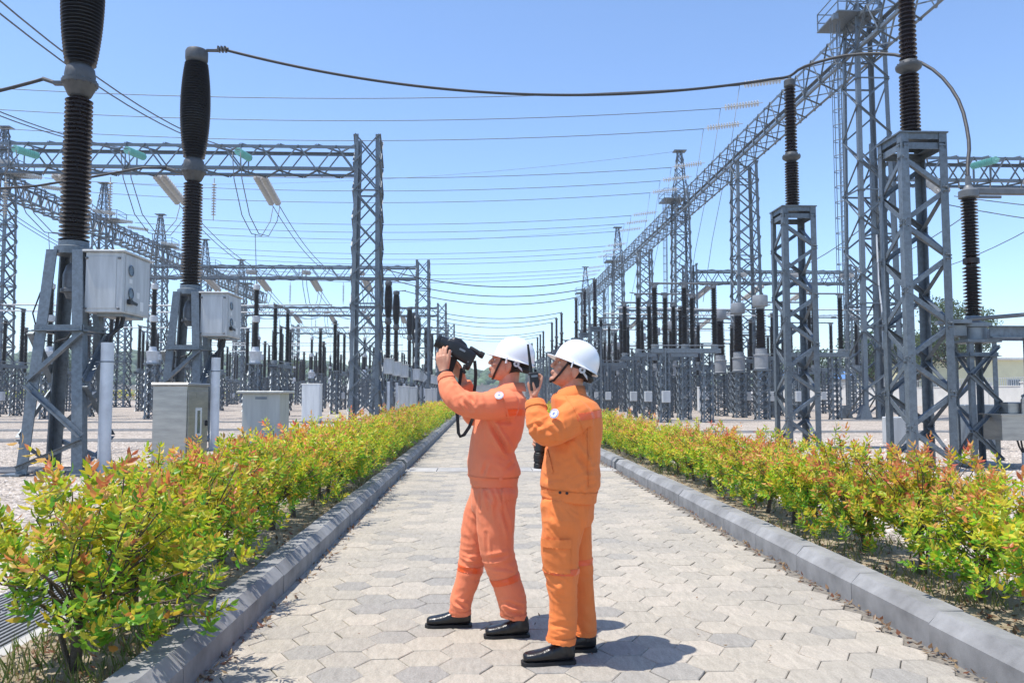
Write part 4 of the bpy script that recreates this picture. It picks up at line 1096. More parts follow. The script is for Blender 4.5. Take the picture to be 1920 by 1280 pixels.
b = MB(); b.prism([(-.62, 0), (.62, 0), (.62, .50), (-.62, .50)], (0, -.3, .56), (0, .3, .56), V((1, 0, 0)), V((0, 0, 1))); b.box((0, 0, 1.075), (1.34, .72, .03)); b.build('box', MT['stainless'], r_)
b = MB(); b.box((-.15, 0, 1.2), (.5, .4, .24), bev=.02); b.prism([(-.08, 0), (.08, 0), (.08, .28), (.04, .34), (-.04, .34), (-.08, .28)], (-.1, -.28, 1.09), (-.1, -.24, 1.09), V((1, 0, 0)), V((0, 0, 1))); b.build('gearbox', MT['stainless'], r_)
b = MB(); b.tube([(.02, 0, 0), (.02, 0, .3)], .05, 12); b.build('leg', MT['pipe'], r_, 60)
b = MB()
for k in range(4): b.tube([(-.12 + .08 * k, 0, .56), (-.08 + .06 * k, 0, .42), (.0 + .01 * k, 0, .28)], .018, 6)
b.build('cable_bundle', MT['cable'], r_, 60)
b = MB(); b.box((0, .05, .6), (.9, .5, 1.2), bev=.02); o = b.build('grey_cabinet', MT['steel_dark'], o=None); o.location = (13.6, 21.5, 0); tag(o, 'dark grey cabinet behind the right edge drive box', 'cabinet')
r_ = thing('grounding_post', 'thin steel post with box between the big right support and the short one', 'post', (10.6, 20.4, 0))
b = MB(); b.tube([(0, 0, 0), (0, 0, 4.0)], .05, 10); b.box((0, 0, 2.9), (.22, .22, .5), bev=.03); b.lathe([(.09, 3.4), (.14, 3.45), (.14, 3.6), (.08, 3.7)], 12); b.build('pole', ST, r_, 50)
b = MB(); b.box((.1, -.1, .55), (.55, .4, .7), bev=.02); b.build('box', MT['grey_paint'], r_)

# --- cabinets
def cabinet(name, label, loc, sz, m, roof=0.05, group=None, door=True, side=True):
    w, d, h = sz
    r_ = thing(name, label, 'cabinet', loc, 0, group)
    b = MB(); b.box((0, 0, .06), (w - .04, d - .04, .12)); b.build('plinth', MT['concrete'], r_)
    b = MB(); b.box((0, 0, .12 + (h - .12) / 2), (w, d, h - .12), bev=.008); b.build('body', m, r_)
    b = MB(); b.box((0, 0, h + .025), (w + roof * 2, d + roof * 2, .05), bev=.012); b.build('roof', m, r_)
    if door:
        b = MB(); b.box((0, -d / 2 - .008, .14 + (h - .2) / 2), (w - .09, .016, h - .24), bev=.004); dr = b.build('door', m, r_)
    if side:
        b = MB(); b.box((w / 2 + .008, 0, .14 + (h - .2) / 2), (.016, d - .07, h - .24), bev=.004); s_ = b.build('door', m, r_)
        b = MB(); b.box((w / 2 + .03, d / 2 - .14, h * .60), (.04, .05, .10), bev=.008); b.build('handle', MT['black_plastic'], s_)
        b = MB(); b.box((w / 2 + .018, 0.0, h * .62), (.006, d * .30, h * .30)); b.build('label_plate', MT['white_paint'], s_)
        b = MB(); b.box((w / 2 + .022, 0.0, h * .62), (.006, d * .13, h * .24)); b.build('window', MT['gauge_glass'], s_)
        b = MB(); b.box((w / 2 + .018, .05, h * .90), (.006, d * .34, .07)); b.build('label_plate', MT['stainless'], s_)
    return r_
cabinet('stainless_cabinet', 'stainless steel cabinet in front of the second breaker', (-5.19, 14.0, 0), (.56, 1.02, 1.62), MT['stainless'], .03, door=False)
c_ = cabinet('beige_cabinet', 'beige cabinet with overhanging flat roof behind the left hedge', (-4.62, 17.3, 0), (.78, .8, 1.50), MT['beige_paint'], .10, door=False, side=False)
b = MB(); b.box((0, -.405, 1.40), (.24, .012, .05)); b.build('vent', MT['steel_dark'], c_)
cabinet('white_cabinet', 'narrow white cabinet standing on gravel left of the gantry column', (-8.75, 41.5, 0), (.92, .6, 1.98), MT['white_paint'], .02, side=False)
for k, y in enumerate((57, 64, 84, 91)):
    cabinet('grey_cabinet', 'light grey cabinet by the far breakers above the left hedge, %s from the camera' % ORD[k + 1], (-5.55, y, 0), (.75, .6, 2.0), MT['grey_paint'], .02, 'light grey cabinets by the far breakers', side=False)
cabinet('white_cabinet', 'narrow white cabinet on the right gravel beside the disconnector legs', (18.05, 65, 0), (.62, .5, 2.05), MT['white_paint'], .02, side=False)

# ---------------------------------------------------------------- walls, buildings, hills, trees
def boundary_wall(name, label, p, q, H, npil, m, rail=False):
    p = V(p); q = V(q); r_ = thing(name, label, 'wall', p)
    d = (q - p); L_ = d.length; u = d.normalized(); rz = math.atan2(u.y, u.x)
    b = MB(); M_ = Matrix.Rotation(rz, 4, 'Z')
    b.box(d / 2 + V((0, 0, H / 2)), (L_, .22, H), M_); b.box(d / 2 + V((0, 0, H + .04)), (L_, .32, .08), M_); b.build('panel', MT[m], r_)
    pb = MB(); pb.box((0, 0, (H + .35) / 2), (.45, .42, H + .35)); pb.box((0, 0, H + .42), (.6, .56, .12)); pm = pb.mesh('pillar', MT[m])
    for k in range(npil):
        o = bpy.data.objects.new('pillar', pm); o.location = d * (k / (npil - 1)); o.rotation_euler = (0, 0, rz); link(o, r_)
    if rail:
        b = MB()
        for k in range(int(L_ / .35)): b.bar(u * k * .35 + V((0, 0, H + .08)), u * k * .35 + V((0, 0, H + .95)), .04)
        b.bar(V((0, 0, H + .9)), d + V((0, 0, H + .9)), .05); b.build('railing', MT['grey_paint'], r_, kind='stuff')
boundary_wall('perimeter_wall', 'long grey beige perimeter wall with pillars across the far end of the yard', (-150, 181, 0), (55, 181, 0), 3.5, 42, 'wall_far')
boundary_wall('perimeter_wall', 'white perimeter wall with pillars and railing along the right side', (55, 62, 0), (55, 181, 0), 2.3, 22, 'wall_white', True)
# building beyond the right wall
r_ = thing('yellow_building', 'long pale yellow building with flat roof behind the right wall', 'building', (61, 112, 0))
b = MB(); b.box((28, 8, 3.2), (56, 16, 6.4)); b.build('wall', MT['yellow_wall'], r_)
b = MB(); b.box((28, 8, 6.55), (57.2, 17.2, .30)); b.build('roof', MT['wall_white'], r_)
for k in range(9):
    f = MB(); x = 3.5 + k * 6
    f.box((x, -.03, 2.9), (2.0, .12, 1.5)); fo = f.build('window', MT['wall_white'], r_)
    f = MB(); f.box((x, -.10, 2.9), (1.75, .04, 1.28)); f.build('pane', MT['gauge_glass'], fo)
    if k % 2 == 0:
        f = MB(); f.box((x + 2.6, -.25, 3.5), (.9, .45, .65), bev=.04); f.lathe([(.24, 0), (.24, .02), (0, .02)], 12, (x + 2.5, -.49, 3.5), Matrix.Rotation(R(90), 4, 'X')); f.build('air_conditioner', MT['grey_paint'], r_)
r_ = thing('blue_roof_shed', 'low white shed with blue roof beyond the right wall', 'building', (62, 150, 0))
b = MB(); b.box((5, 5, 2.2), (22, 10, 4.4)); b.build('wall', MT['wall_white'], r_)
b = MB(); b.prism([(-6, 4.4), (6, 4.4), (0, 6.4)], (-6.5, 5, 0), (16.5, 5, 0), V((0, 1, 0)), V((0, 0, 1))); b.build('roof', MT['roof_blue'], r_)
# clipped yellow hedges along the far wall
def far_hedge(label, x0, x1, y):
    r = random.Random(int(x0)); lv = []
    for _ in range(int((x1 - x0) * 55)):
        p = V((r.uniform(x0, x1), y + r.uniform(-.6, .6), .3 + 1.9 * r.random() ** .7)); d = rdir(r, -.1, 1); s_ = d.cross(rdir(r)).normalized()
        lv.append((p, d, s_, .45, .28, leafcol(r, .4, False)))
    o = bpy.data.objects.new('clipped_hedge', leafmesh('clipped_hedge', lv, 'leaf')); link(o); tag(o, label, 'hedge', None)
far_hedge('yellow clipped hedge below the far left wall, left stretch', -118, -90, 172)
far_hedge('yellow clipped hedge below the far left wall, right stretch', -84, -38, 172)
# forested hills
hb = MB(); NX = 90; rf = random.Random(5)
def Hh(x):
    base = 25 if x < -160 else (25 - 10 * (x + 160) / 120 if x < -40 else (15 if x < 60 else max(10, 15 - (x - 60) * .03)))
    return base + 2.6 * noise.noise(V((x * .012, 1, 0))) + 1.2 * noise.noise(V((x * .05, 4, 0)))
grid = []
for i in range(NX + 1):
    x = -480 + 1000 * i / NX
    for j in range(9):
        s_ = j / 8; grid.append((x, 330 + 150 * s_, -.2 + (Hh(x) - 3) * math.sin(s_ * math.pi * .5) ** 1.3))
hb.add(grid, [(i * 9 + j, (i + 1) * 9 + j, (i + 1) * 9 + j + 1, i * 9 + j + 1) for i in range(NX) for j in range(8)])
hb.build('hills', MT['forest'], smooth=180, kind='structure')
fb = MB()
ico = bpy.data.meshes.new('t'); import bmesh
bm_ = bmesh.new(); bmesh.ops.create_icosphere(bm_, subdivisions=2, radius=1); icv = [v.co.copy() for v in bm_.verts]; icf = [[v.index for v in f.verts] for f in bm_.faces]; bm_.free()
for _ in range(2600):
    x = rf.uniform(-330, 330); s_ = rf.random(); y = 330 + 150 * s_
    z = (Hh(x) - 3) * math.sin(s_ * math.pi * .5) ** 1.3
    r0 = rf.uniform(1.8, 3.6); ph = V((rf.uniform(0, 99), rf.uniform(0, 99), 0))
    fb.add([V((x, y, z + r0 * .5)) + v * r0 * (1 + .35 * noise.noise(v * 2.1 + ph)) for v in icv], icf)
fb.build('forest', MT['forest'], smooth=180, kind='stuff')
def tree(label, loc, H, crown, nclump, nleaf, seed, col, ls=.5, group=None, trunk_r=.28, tilt=(0, 0)):
    r = random.Random(seed); t_ = thing('tree', label, 'tree', loc, 0, group)
    b = MB(); top = V((tilt[0], tilt[1], H * .75))
    b.tube([(0, 0, -.2), top * .35 + V((.1, 0, 0)), top * .7, top], [trunk_r, trunk_r * .75, trunk_r * .5, trunk_r * .2], 8)
    lv = []
    for i in range(nclump):
        a = r.uniform(0, 6.283); q = math.sqrt(r.random()); zz = r.random()
        c = V((math.cos(a) * q * crown, math.sin(a) * q * crown, H * (.42 + .58 * zz))) * 1.0
        sh = 1 - .5 * abs(zz - .4); c.x = c.x * sh + tilt[0] * zz; c.y = c.y * sh + tilt[1] * zz
        st0 = top * r.uniform(.35, .95)
        b.tube([st0, (st0 + c) / 2 + V((0, 0, -.3)), c], [.09, .06, .02], 4, cap=False)
        cr = r.uniform(.6, 1.3) * crown * .26
        for k in range(nleaf):
            p = c + rdir(r) * cr * r.random() ** .4; d = (rdir(r) + V((0, 0, .2))).normalized(); s2 = d.cross(rdir(r)).normalized()
            f = r.uniform(.7, 1.25); lv.append((p, d, s2, ls * r.uniform(.7, 1.2), ls * .5, (col[0] * f, col[1] * f, col[2] * f)))
    b.build('trunk', MT['bark'], t_, 60)
    o = bpy.data.objects.new('crown', leafmesh('crown', lv, 'tree_leaf')); link(o, t_); o['kind'] = 'stuff'
gTr = 'trees beyond the right wall'
tree('tall open tree with a long side branch behind the right wall', (56.8, 95, 0), 12.6, 4.6, 46, 110, 3, (.075, .12, .035), .40, gTr, .3, (1.5, 0))
tree('dense dark tree behind the right wall by the big lattice support', (60, 108, 0), 10.5, 4.6, 60, 80, 4, (.055, .10, .03), .5, gTr)
tree('broad green tree behind the ladder tower beyond the wall', (60.5, 122, 0), 10.8, 5.6, 64, 80, 5, (.06, .12, .03), .5, gTr)
tree('rounded bush like tree left of the ladder tower beyond the wall', (59, 140, 0), 8.6, 4.8, 50, 70, 6, (.06, .115, .035), .5, gTr)
tree('small pale tree beyond the wall at the left of the tree group', (60, 165, 0), 8.0, 4.5, 40, 60, 7, (.09, .14, .05), .55, gTr)
tree('dark green tree inside the far left corner of the yard by the wall', (-60, 177, 0), 7.2, 4.2, 40, 60, 8, (.06, .11, .035), .55)
tree('pale green tree by the far wall behind the left disconnectors', (-42, 176, 0), 8.2, 3.6, 36, 60, 9, (.12, .17, .06), .55)
tree('dark tree just beyond the far wall at the left edge', (-95, 186, 0), 9.5, 6, 60, 70, 10, (.055, .10, .035), .6)

# ---------------------------------------------------------------- people
class Loft:
    """closed tubes with elliptical cross sections, fused afterwards into one continuous skin"""
    def __init__(s): s.b = MB()
    def rings(s, rs_, n=20, e=2.0):
        vs = []
        for c, u, v in rs_:
            for k in range(n):
                a = k * 2 * math.pi / n; ca, sa = math.cos(a), math.sin(a)
                vs.append(c + u * (abs(ca) ** (2 / e) * (1 if ca >= 0 else -1)) + v * (abs(sa) ** (2 / e) * (1 if sa >= 0 else -1)))
        m = len(rs_)
        fs = [(i * n + k, i * n + (k + 1) % n, (i + 1) * n + (k + 1) % n, (i + 1) * n + k) for i in range(m - 1) for k in range(n)]
        b = len(vs); vs += [rs_[0][0], rs_[-1][0]]
        fs += [((k + 1) % n, k, b) for k in range(n)] + [((m - 1) * n + k, (m - 1) * n + (k + 1) % n, b + 1) for k in range(n)]
        s.b.add(vs, fs)
    def limb(s, pts, flat=1.0, n=16, ref=(0, 1, 0), sub=3, cut=False):
        """pts: (point, radius) along the limb; flat scales the radius along ref; smooth interpolation between the joints"""
        P = [V(p) for p, r in pts]; Q = [r for p, r in pts]; out = []
        m = len(P)
        for i in range(m - 1):
            p0 = P[max(i - 1, 0)]; p1 = P[i]; p2 = P[i + 1]; p3 = P[min(i + 2, m - 1)]
            for k in range(sub):
                t = k / sub
                q = 0.5 * (2 * p1 + (p2 - p0) * t + (2 * p0 - 5 * p1 + 4 * p2 - p3) * t * t + (3 * p1 - p0 - 3 * p2 + p3) * t ** 3)
                out.append((q, Q[i] + (Q[i + 1] - Q[i]) * (t * t * (3 - 2 * t))))
        out.append((P[-1], Q[-1]))
        rs_ = []
        for i, (p, r) in enumerate(out):
            d = (out[min(i + 1, len(out) - 1)][0] - out[max(i - 1, 0)][0]).normalized()
            a = V(ref); a = (a - d * a.dot(d))
            if a.length < .05: a = V((1, 0, 0)) - d * d.x
            a.normalize(); b = d.cross(a)
            rs_.append((p, b * r, a * r * flat))
        # rounded ends
        for end in ((0,) if cut else (0, -1)):
            p, u, v = rs_[end]; d = (rs_[0][0] - rs_[1][0] if end == 0 else rs_[-1][0] - rs_[-2][0]).normalized(); r = u.length * .45
            extra = [(p + d * r * .6, u * .8, v * .8), (p + d * r, u * .45, v * .45)]
            rs_ = extra[::-1] + rs_ if end == 0 else rs_ + extra
        s.rings(rs_, n)
    def ell(s, c, ax, M=None, n=16):
        c = V(c); vs = []; m = 10
        X, Y, Z = (V((1, 0, 0)), V((0, 1, 0)), V((0, 0, 1)))
        if M is not None: X, Y, Z = M @ X, M @ Y, M @ Z
        rs_ = []
        for i in range(1, m):
            a = math.pi * i / m; rs_.append((c + Z * ax[2] * math.cos(a), X * ax[0] * math.sin(a), Y * ax[1] * math.sin(a)))
        s.rings(rs_, n)
    def fuse(s, name, mats, voxel, smooth=4, parent=None, o=None, disp=None):
        me = s.b.mesh(name, mats)
        ob = bpy.data.objects.new(name, me); COL.objects.link(ob)
        r = ob.modifiers.new('r', 'REMESH'); r.mode = 'VOXEL'; r.voxel_size = voxel
        sm = ob.modifiers.new('s', 'SMOOTH'); sm.factor = .5; sm.iterations = smooth
        dg = bpy.context.evaluated_depsgraph_get(); dg.update()
        new = bpy.data.meshes.new_from_object(ob.evaluated_get(dg), depsgraph=dg)
        bpy.data.objects.remove(ob); bpy.data.meshes.remove(me)
        new.name = name; new.materials.clear()
        for m in (mats if isinstance(mats, (list, tuple)) else [mats]): new.materials.append(m)
        if disp:
            nn = [v.normal.copy() for v in new.vertices]
            for v, n_ in zip(new.vertices, nn): v.co += n_ * disp(v.co, n_)
        new.shade_smooth()
        if o is not None:
            for v in new.vertices: v.co -= V(o)
        ob = bpy.data.objects.new(name, new); link(ob, parent)
        return ob

def patch(src, name, m, planes, off, parent, keep=None, thick=0.0):
    """copies the piece of a garment between planes (point, normal) and lifts it off as a sewn-on part"""
    bm = bmesh.new(); bm.from_mesh(src.data)
    for p, n_ in planes:
        p = V(p) - (V(src.parent.location) if src.parent else V((0, 0, 0)))
        bmesh.ops.bisect_plane(bm, geom=bm.verts[:] + bm.edges[:] + bm.faces[:], plane_co=p, plane_no=V(n_), clear_outer=True)
    if keep:
        og = V(src.parent.location)
        bmesh.ops.delete(bm, geom=[f for f in bm.faces if not keep(f.calc_center_median() + og, f.normal)], context='FACES')
    seen = set(); isl = []
    for f0 in bm.faces:
        if f0 in seen: continue
        st_ = [f0]; seen.add(f0); cur = []
        while st_:
            f = st_.pop(); cur.append(f)
            for e in f.edges:
                for g_ in e.link_faces:
                    if g_ not in seen: seen.add(g_); st_.append(g_)
        isl.append(cur)
    if isl:
        isl.sort(key=len); bad = [f for c in isl[:-1] for f in c]
        if bad: bmesh.ops.delete(bm, geom=bad, context='FACES')
    bm.normal_update()
    for v in bm.verts: v.co += v.normal * off
    if thick:
        g = bmesh.ops.extrude_face_region(bm, geom=bm.faces[:])
        bm.normal_update()
        for v in [x for x in g['geom'] if isinstance(x, bmesh.types.BMVert)]: v.co += v.normal * 0
    # turn the rim back to the cloth so the piece has an edge
    be = [e for e in bm.edges if len(e.link_faces) == 1]
    if be:
        g = bmesh.ops.extrude_edge_only(bm, edges=be)
        bm.normal_update()
        for v in [x for x in g['geom'] if isinstance(x, bmesh.types.BMVert)]:
            nrm = v.normal if v.normal.length > .1 else V((0, -1, 0))
            v.co -= nrm * 0
            # push in along the source normal
        base = {}
        for v in [x for x in g['geom'] if isinstance(x, bmesh.types.BMVert)]:
            others = [e.other_vert(v) for e in v.link_edges]
            for q in others:
                fs_ = [f for f in q.link_faces if v not in f.verts]
                if fs_:
                    nn = sum((f.normal for f in fs_), V((0, 0, 0))).normalized(); v.co = q.co - nn * (off + .002); break
    me = bpy.data.meshes.new(name); bm.to_mesh(me); bm.free()
    me.materials.append(m); me.shade_smooth()
    ob = bpy.data.objects.new(name, me); link(ob, parent if parent is not None else src)
    return ob

def folds(amp, creases, seed, zones=()):
    """cloth relief: slack undulation, gathered wrinkles round the joints, and single long creases"""
    sd_ = V((seed * 3.1, seed * 1.7, seed))
    def f(co, n_):
        if n_.z < -.6: return 0.0
        q = V((co.x * 5 + co.z * 2, co.y * 5, co.z * 3.2 - co.x * 1.5)) + sd_
        w = V((noise.noise(q * .8), noise.noise(q * .8 + V((5, 5, 5))), noise.noise(q * .8 + V((9, 1, 3))))) * .8
        d = amp * (.8 * noise.noise(q + w) - .55 * abs(noise.noise(q * 1.9 + w)) + .15)
        for c, rad, a, ax in zones:
            v = co - c; l2 = v.length / rad
            if l2 < 1.6:
                along = v.dot(ax)
                k = noise.noise(V((along * 24, v.dot(V((0, 1, 0))) * 7, (v - ax * along).length * 6)) + w * 1.6 + sd_)
                d += a * math.exp(-l2 * l2 * 1.3) * (.5 - 1.9 * abs(k))
        for p, r_, wid, dep in creases:
            pq = r_ - p; t = max(0, min(1, (co - p).dot(pq) / pq.length_squared)); dist = (co - (p + pq * t)).length
            if dist < wid * 5:
                d -= 1.15 * dep * (math.exp(-(dist / wid) ** 2) - .8 * math.exp(-((dist - wid * 2.2) / wid) ** 2)) * math.sin(math.pi * (.12 + .76 * t))
        return d
    return f

def hand(L, wrist, d, n_, side, curls, size=1.0, thumb=(.6, .5, 20), fore_r=.027):
    """d: direction of the fingers, n_: where the palm faces, side: towards the thumb"""
    d = V(d).normalized(); n_ = V(n_); n_ = (n_ - d * n_.dot(d)).normalized(); s_ = V(side); s_ = (s_ - d * s_.dot(d) - n_ * s_.dot(n_)).normalized()
    w = V(wrist); k = size
    ring = lambda t, hw, hd, off=0: (w + d * t * k + n_ * off * k, s_ * hw * k, n_ * hd * k)
    L.rings([ring(-.02, .018, .014), ring(-.015, .027, .019), ring(0, .028, .019), ring(.02, .033, .018, .002), ring(.05, .040, .016, .002), ring(.075, .042, .014), ring(.090, .040, .012), ring(.096, .03, .008)], 16, 2.4)
    for i in range(4):
        x = (.030, .010, -.011, -.030)[i]; L0 = (.044, .048, .045, .036)[i]; r0 = (.0092, .0096, .009, .008)[i]
        p = w + d * (.080 + (.004, .008, .005, -.002)[i]) * k + s_ * x * k; a = math.radians(curls[i]) * .55; pts = [(p - d * .02 * k, r0 * k * 1.05), (p, r0 * k * 1.08)]
        dirv = d + s_ * x * 1.5
        for j, (l_, rr_) in enumerate(((L0, .96), (L0 * .62, .86), (L0 * .48, .70))):
            q = (dirv * math.cos(a) + n_ * math.sin(a)).normalized(); p = p + q * l_ * k; pts.append((p, r0 * rr_ * k)); a += math.radians(curls[i]) * (.95 if j == 0 else .7)
        L.limb(pts, 1.0, 10, s_, 2)
    a, b, c = thumb
    p0 = w + d * .022 * k + s_ * .026 * k + n_ * .006 * k
    td = (s_ * a + d * (1 - a * .4) + n_ * b).normalized()
    p1 = p0 + td * .042 * k; td2 = (td + d * .5 + n_ * math.radians(c)).normalized(); p2 = p1 + td2 * .034 * k; td3 = (td2 + n_ * math.radians(c) + d * .2).normalized(); p3 = p2 + td3 * .026 * k
    L.limb([(p0 - td * .02 * k, .014 * k), (p0, .0145 * k), (p1, .0115 * k), (p2, .0105 * k), (p3, .0085 * k)], 1.0, 10, n_, 2)

def head_frame(c, tilt, yaw=0.0):
    """head facing -X, tilted up by tilt degrees, turned about the vertical by yaw"""
    M = Matrix.Rotation(R(180 + yaw), 3, 'Z') @ Matrix.Rotation(R(-tilt), 3, 'Y')
    return V(c), M
def head(L, c, M, sc=1.0):
    T = lambda x, y, z: c + M @ (V((x, y, z)) * sc)
    X, Y, Z = M @ V((1, 0, 0)) * sc, M @ V((0, 1, 0)) * sc, M @ V((0, 0, 1)) * sc
    # z, front x, back x, half width
    prof = [(.122, .010, -.030, .030), (.112, .045, -.062, .056), (.09, .070, -.086, .070), (.06, .083, -.097, .0755), (.035, .088, -.099, .077), (.018, .086, -.098, .0765), (.002, .083, -.095, .0755),
            (-.02, .085, -.088, .073), (-.042, .085, -.078, .069), (-.062, .083, -.062, .063), (-.080, .082, -.045, .056), (-.096, .080, -.028, .046), (-.108, .072, -.012, .034), (-.114, .055, .0, .02)]
    L.rings([(T((f + b) / 2, 0, z), X * (f - b) / 2, Y * w) for z, f, b, w in prof], 24, 2.25)
    # brow, nose, lips, chin, cheek bones, ears
    L.limb([(T(.082, -.045, .026), .009 * sc), (T(.089, 0, .028), .010 * sc), (T(.082, .045, .026), .009 * sc)], 1, 8, Z)
    L.limb([(T(.084, 0, .018), .009 * sc), (T(.092, 0, .002), .010 * sc), (T(.103, 0, -.016), .0105 * sc), (T(.099, 0, -.025), .010 * sc)], 1, 10, Y)
    for s_ in (-1, 1):
        L.ell(T(.089, s_ * .011, -.025), (.009 * sc, .008 * sc, .007 * sc), M, 8)
        L.ell(T(.058, s_ * .044, -.020), (.024 * sc, .024 * sc, .022 * sc), M, 10)
        L.rings([(T(-.010 - .0025 * k_, s_ * (.085 + (.004, .007, .007, .005, .001, -.002)[k_]), z), X * w + Y * s_ * -.4 * w, Y * .0085) for k_, (z, w) in enumerate(((.018, .006), (.013, .017), (-.004, .023), (-.024, .020), (-.040, .013), (-.052, .007)))], 12)
    L.limb([(T(.078, -.020, -.050), .007 * sc), (T(.090, 0, -.048), .0085 * sc), (T(.078, .020, -.050), .007 * sc)], 1, 8, Z)
    L.limb([(T(.077, -.017, -.063), .007 * sc), (T(.087, 0, -.062), .0085 * sc), (T(.077, .017, -.063), .007 * sc)], 1, 8, Z)
    L.ell(T(.074, 0, -.094), (.018 * sc, .022 * sc, .017 * sc), M, 10)
    return T
def face_parts(body, T, M, o, sc=1.0):
    og = V(o)
    for s_ in (-1, 1):
        b = MB(); b.lathe([(.0115 * math.sin(a * math.pi / 8), -.0115 * math.cos(a * math.pi / 8)) for a in range(9)], 10, T(.0722, s_ * .031, .009) - og); e = b.build('eye', MT['eye_white'], body, 180)
        b = MB(); b.lathe([(.0058 * math.sin(a * math.pi / 6), -.0040 * math.cos(a * math.pi / 6)) for a in range(7)], 8, T(.0815, s_ * .0312, .009) - og, M @ Matrix.Rotation(R(90), 3, 'Y')); b.build('iris', MT['hair'], e, 180)
        b = MB(); b.tube([T(.092, s_ * .012, .028) - og, T(.092, s_ * .03, .034) - og, T(.078, s_ * .05, .029) - og], [.003, .0042, .002], 6); b.build('eyebrow', MT['hair'], body, 180)
        b = MB(); b.tube([T(.0875, s_ * .017, .0145) - og, T(.0865, s_ * .031, .0165) - og, T(.077, s_ * .045, .012) - og], [.003, .0045, .003], 6); b.tube([T(.087, s_ * .017, .004) - og, T(.086, s_ * .031, .0015) - og, T(.078, s_ * .045, .004) - og], [.002, .0032, .002], 6); b.build('eyelid', MT['skin'], body, 180)
    b = MB(); b.tube([T(.083, -.021, -.0565) - og, T(.0945, -.007, -.0535) - og, T(.0945, .007, -.0535) - og, T(.083, .021, -.0565) - og], [.0015, .0030, .0030, .0015], 6)
    b.tube([T(.083, -.020, -.058) - og, T(.0938, -.007, -.0605) - og, T(.0938, .007, -.0605) - og, T(.083, .020, -.058) - og], [.0015, .0034, .0034, .0015], 6); b.build('lips', MT['lip'], body, 180)
def hair_and_helmet(body, T, M, o, hc, Mh, sc=1.0):
    og = V(o); b = MB(); vs = []; fs = []; nu, nv = 36, 16
    for j in range(nv + 1):
        for i in range(nu):
            ph = i * 2 * math.pi / nu; th = math.pi * (.02 + .80 * j / nv)
            x = -.008 + .1015 * math.sin(th) * math.cos(ph); y = .0815 * math.sin(th) * math.sin(ph); z = .018 + .115 * math.cos(th)
            if z < -.055: x = x * .96
            vs.append(T(x, y, z) - og)
    for j in range(nv):
        for i in range(nu):
            ph = (i + .5) * 2 * math.pi / nu; th = math.pi * (.02 + .80 * (j + .5) / nv); x = .0985 * math.sin(th) * math.cos(ph); z = .018 + .115 * math.cos(th)
            lim = .055 if x > .045 else (.012 if x > .012 else (.040 if x > -.024 else -.088))
            if z > lim: fs.append((j * nu + i, j * nu + (i + 1) % nu, (j + 1) * nu + (i + 1) % nu, (j + 1) * nu + i))
    b.add(vs, fs); b.build('hair', MT['hair'], body, 180)
    # hard hat
    H = lambda x, y, z: V(hc) + Mh @ V((x, y, z)) - og
    b = MB(); nu, nv = 48, 14; vs = []
    RX, RY, RZ = .133, .112, .146
    for j in range(nv + 1):
        t = math.pi / 2 * j / nv
        for i in range(nu):
            ph = 2 * math.pi * i / nu; st = math.sin(t) ** .86; rdg = .0022 * (math.exp(-(math.sin(ph) * st * 8) ** 2) + .6 * math.exp(-((abs(math.sin(ph)) * st - .33) * 11) ** 2)) * math.sin(t) ** .5 * (1 if t < 1.3 else 0)
            vs.append(H((RX + rdg) * st * math.cos(ph), (RY + rdg) * st * math.sin(ph), (RZ + rdg) * math.cos(t) ** .93))
    def brim(k, ph):
        c_ = math.cos(ph); pk = max(0, c_) ** 3
        return (.006 + .040 * pk) * k, (-.004 - .003 * pk * k) if k else 0
    base = len(vs)
    for k, dz in ((0.15, -.004), (.6, -.008), (1.0, -.011), (1.0, -.0145), (.5, -.012), (-.3, -.008)):
        for i in range(nu):
            ph = 2 * math.pi * i / nu; pk = max(0, math.cos(ph)) ** 2.2; e = (.010 + .036 * pk) * k
            vs.append(H((RX + e) * math.cos(ph), (RY + (.010 + .012 * pk) * k) * math.sin(ph), dz + .004 * pk * k))
    nr = nv + 7
    fs = [(j * nu + i, j * nu + (i + 1) % nu, (j + 1) * nu + (i + 1) % nu, (j + 1) * nu + i) for j in range(nr - 1) for i in range(nu)]
    # inside shell
    b0 = len(vs)
    for j in range(6):
        t = math.pi / 2 * (1 - j / 6)
        for i in range(nu):
            ph = 2 * math.pi * i / nu; vs.append(H((RX - .004) * math.sin(t) * math.cos(ph), (RY - .004) * math.sin(t) * math.sin(ph), (RZ - .004) * math.cos(t) - .006))
    for j in range(5):
        fs += [(b0 + j * nu + i, b0 + j * nu + (i + 1) % nu, b0 + (j + 1) * nu + (i + 1) % nu, b0 + (j + 1) * nu + i) for i in range(nu)]
    b.add(vs, fs); hel = b.build('helmet', MT['helmet'], body, 50)
    # harness: head band, ratchet, side anchors
    b = MB()
    b.tube([H(.10 * math.cos(a), .092 * math.sin(a), -.020) for a in [R(60 + 10 * k) for k in range(25)]], .011, 6)
    b.tube([H(-.112 * math.cos(a) * 1.0, .080 * math.sin(a), -.048) for a in [R(-75 + 15 * k) for k in range(11)]], .019, 6); b.build('headband', MT['black_rubber'], hel, 180)
    for s_ in (-1, 1):
        b = MB(); Mr = Mh @ Matrix.Rotation(R(90), 3, 'X')
        b.lathe([(.007, -.006), (.019, -.006), (.019, .006), (.007, .006)], 16, H(-.020, s_ * .108, -.028), Mr, cap=False)
        b.prism([(-.012, 0), (.012, 0), (.012, .045), (-.012, .045)], H(-.026, s_ * .103, -.034), H(-.026, s_ * .108, -.034), Mh @ V((0.5, 0, .86)), Mh @ V((-.86, 0, -.5)))
        b.build('ratchet', MT['grey_paint'], hel, 40)
        b = MB(); b.bar(H(.048, s_ * .110, -.002), H(.044, s_ * .106, -.040), .014, .008); b.build('strap_anchor', MT['helmet'], hel)
    return hel
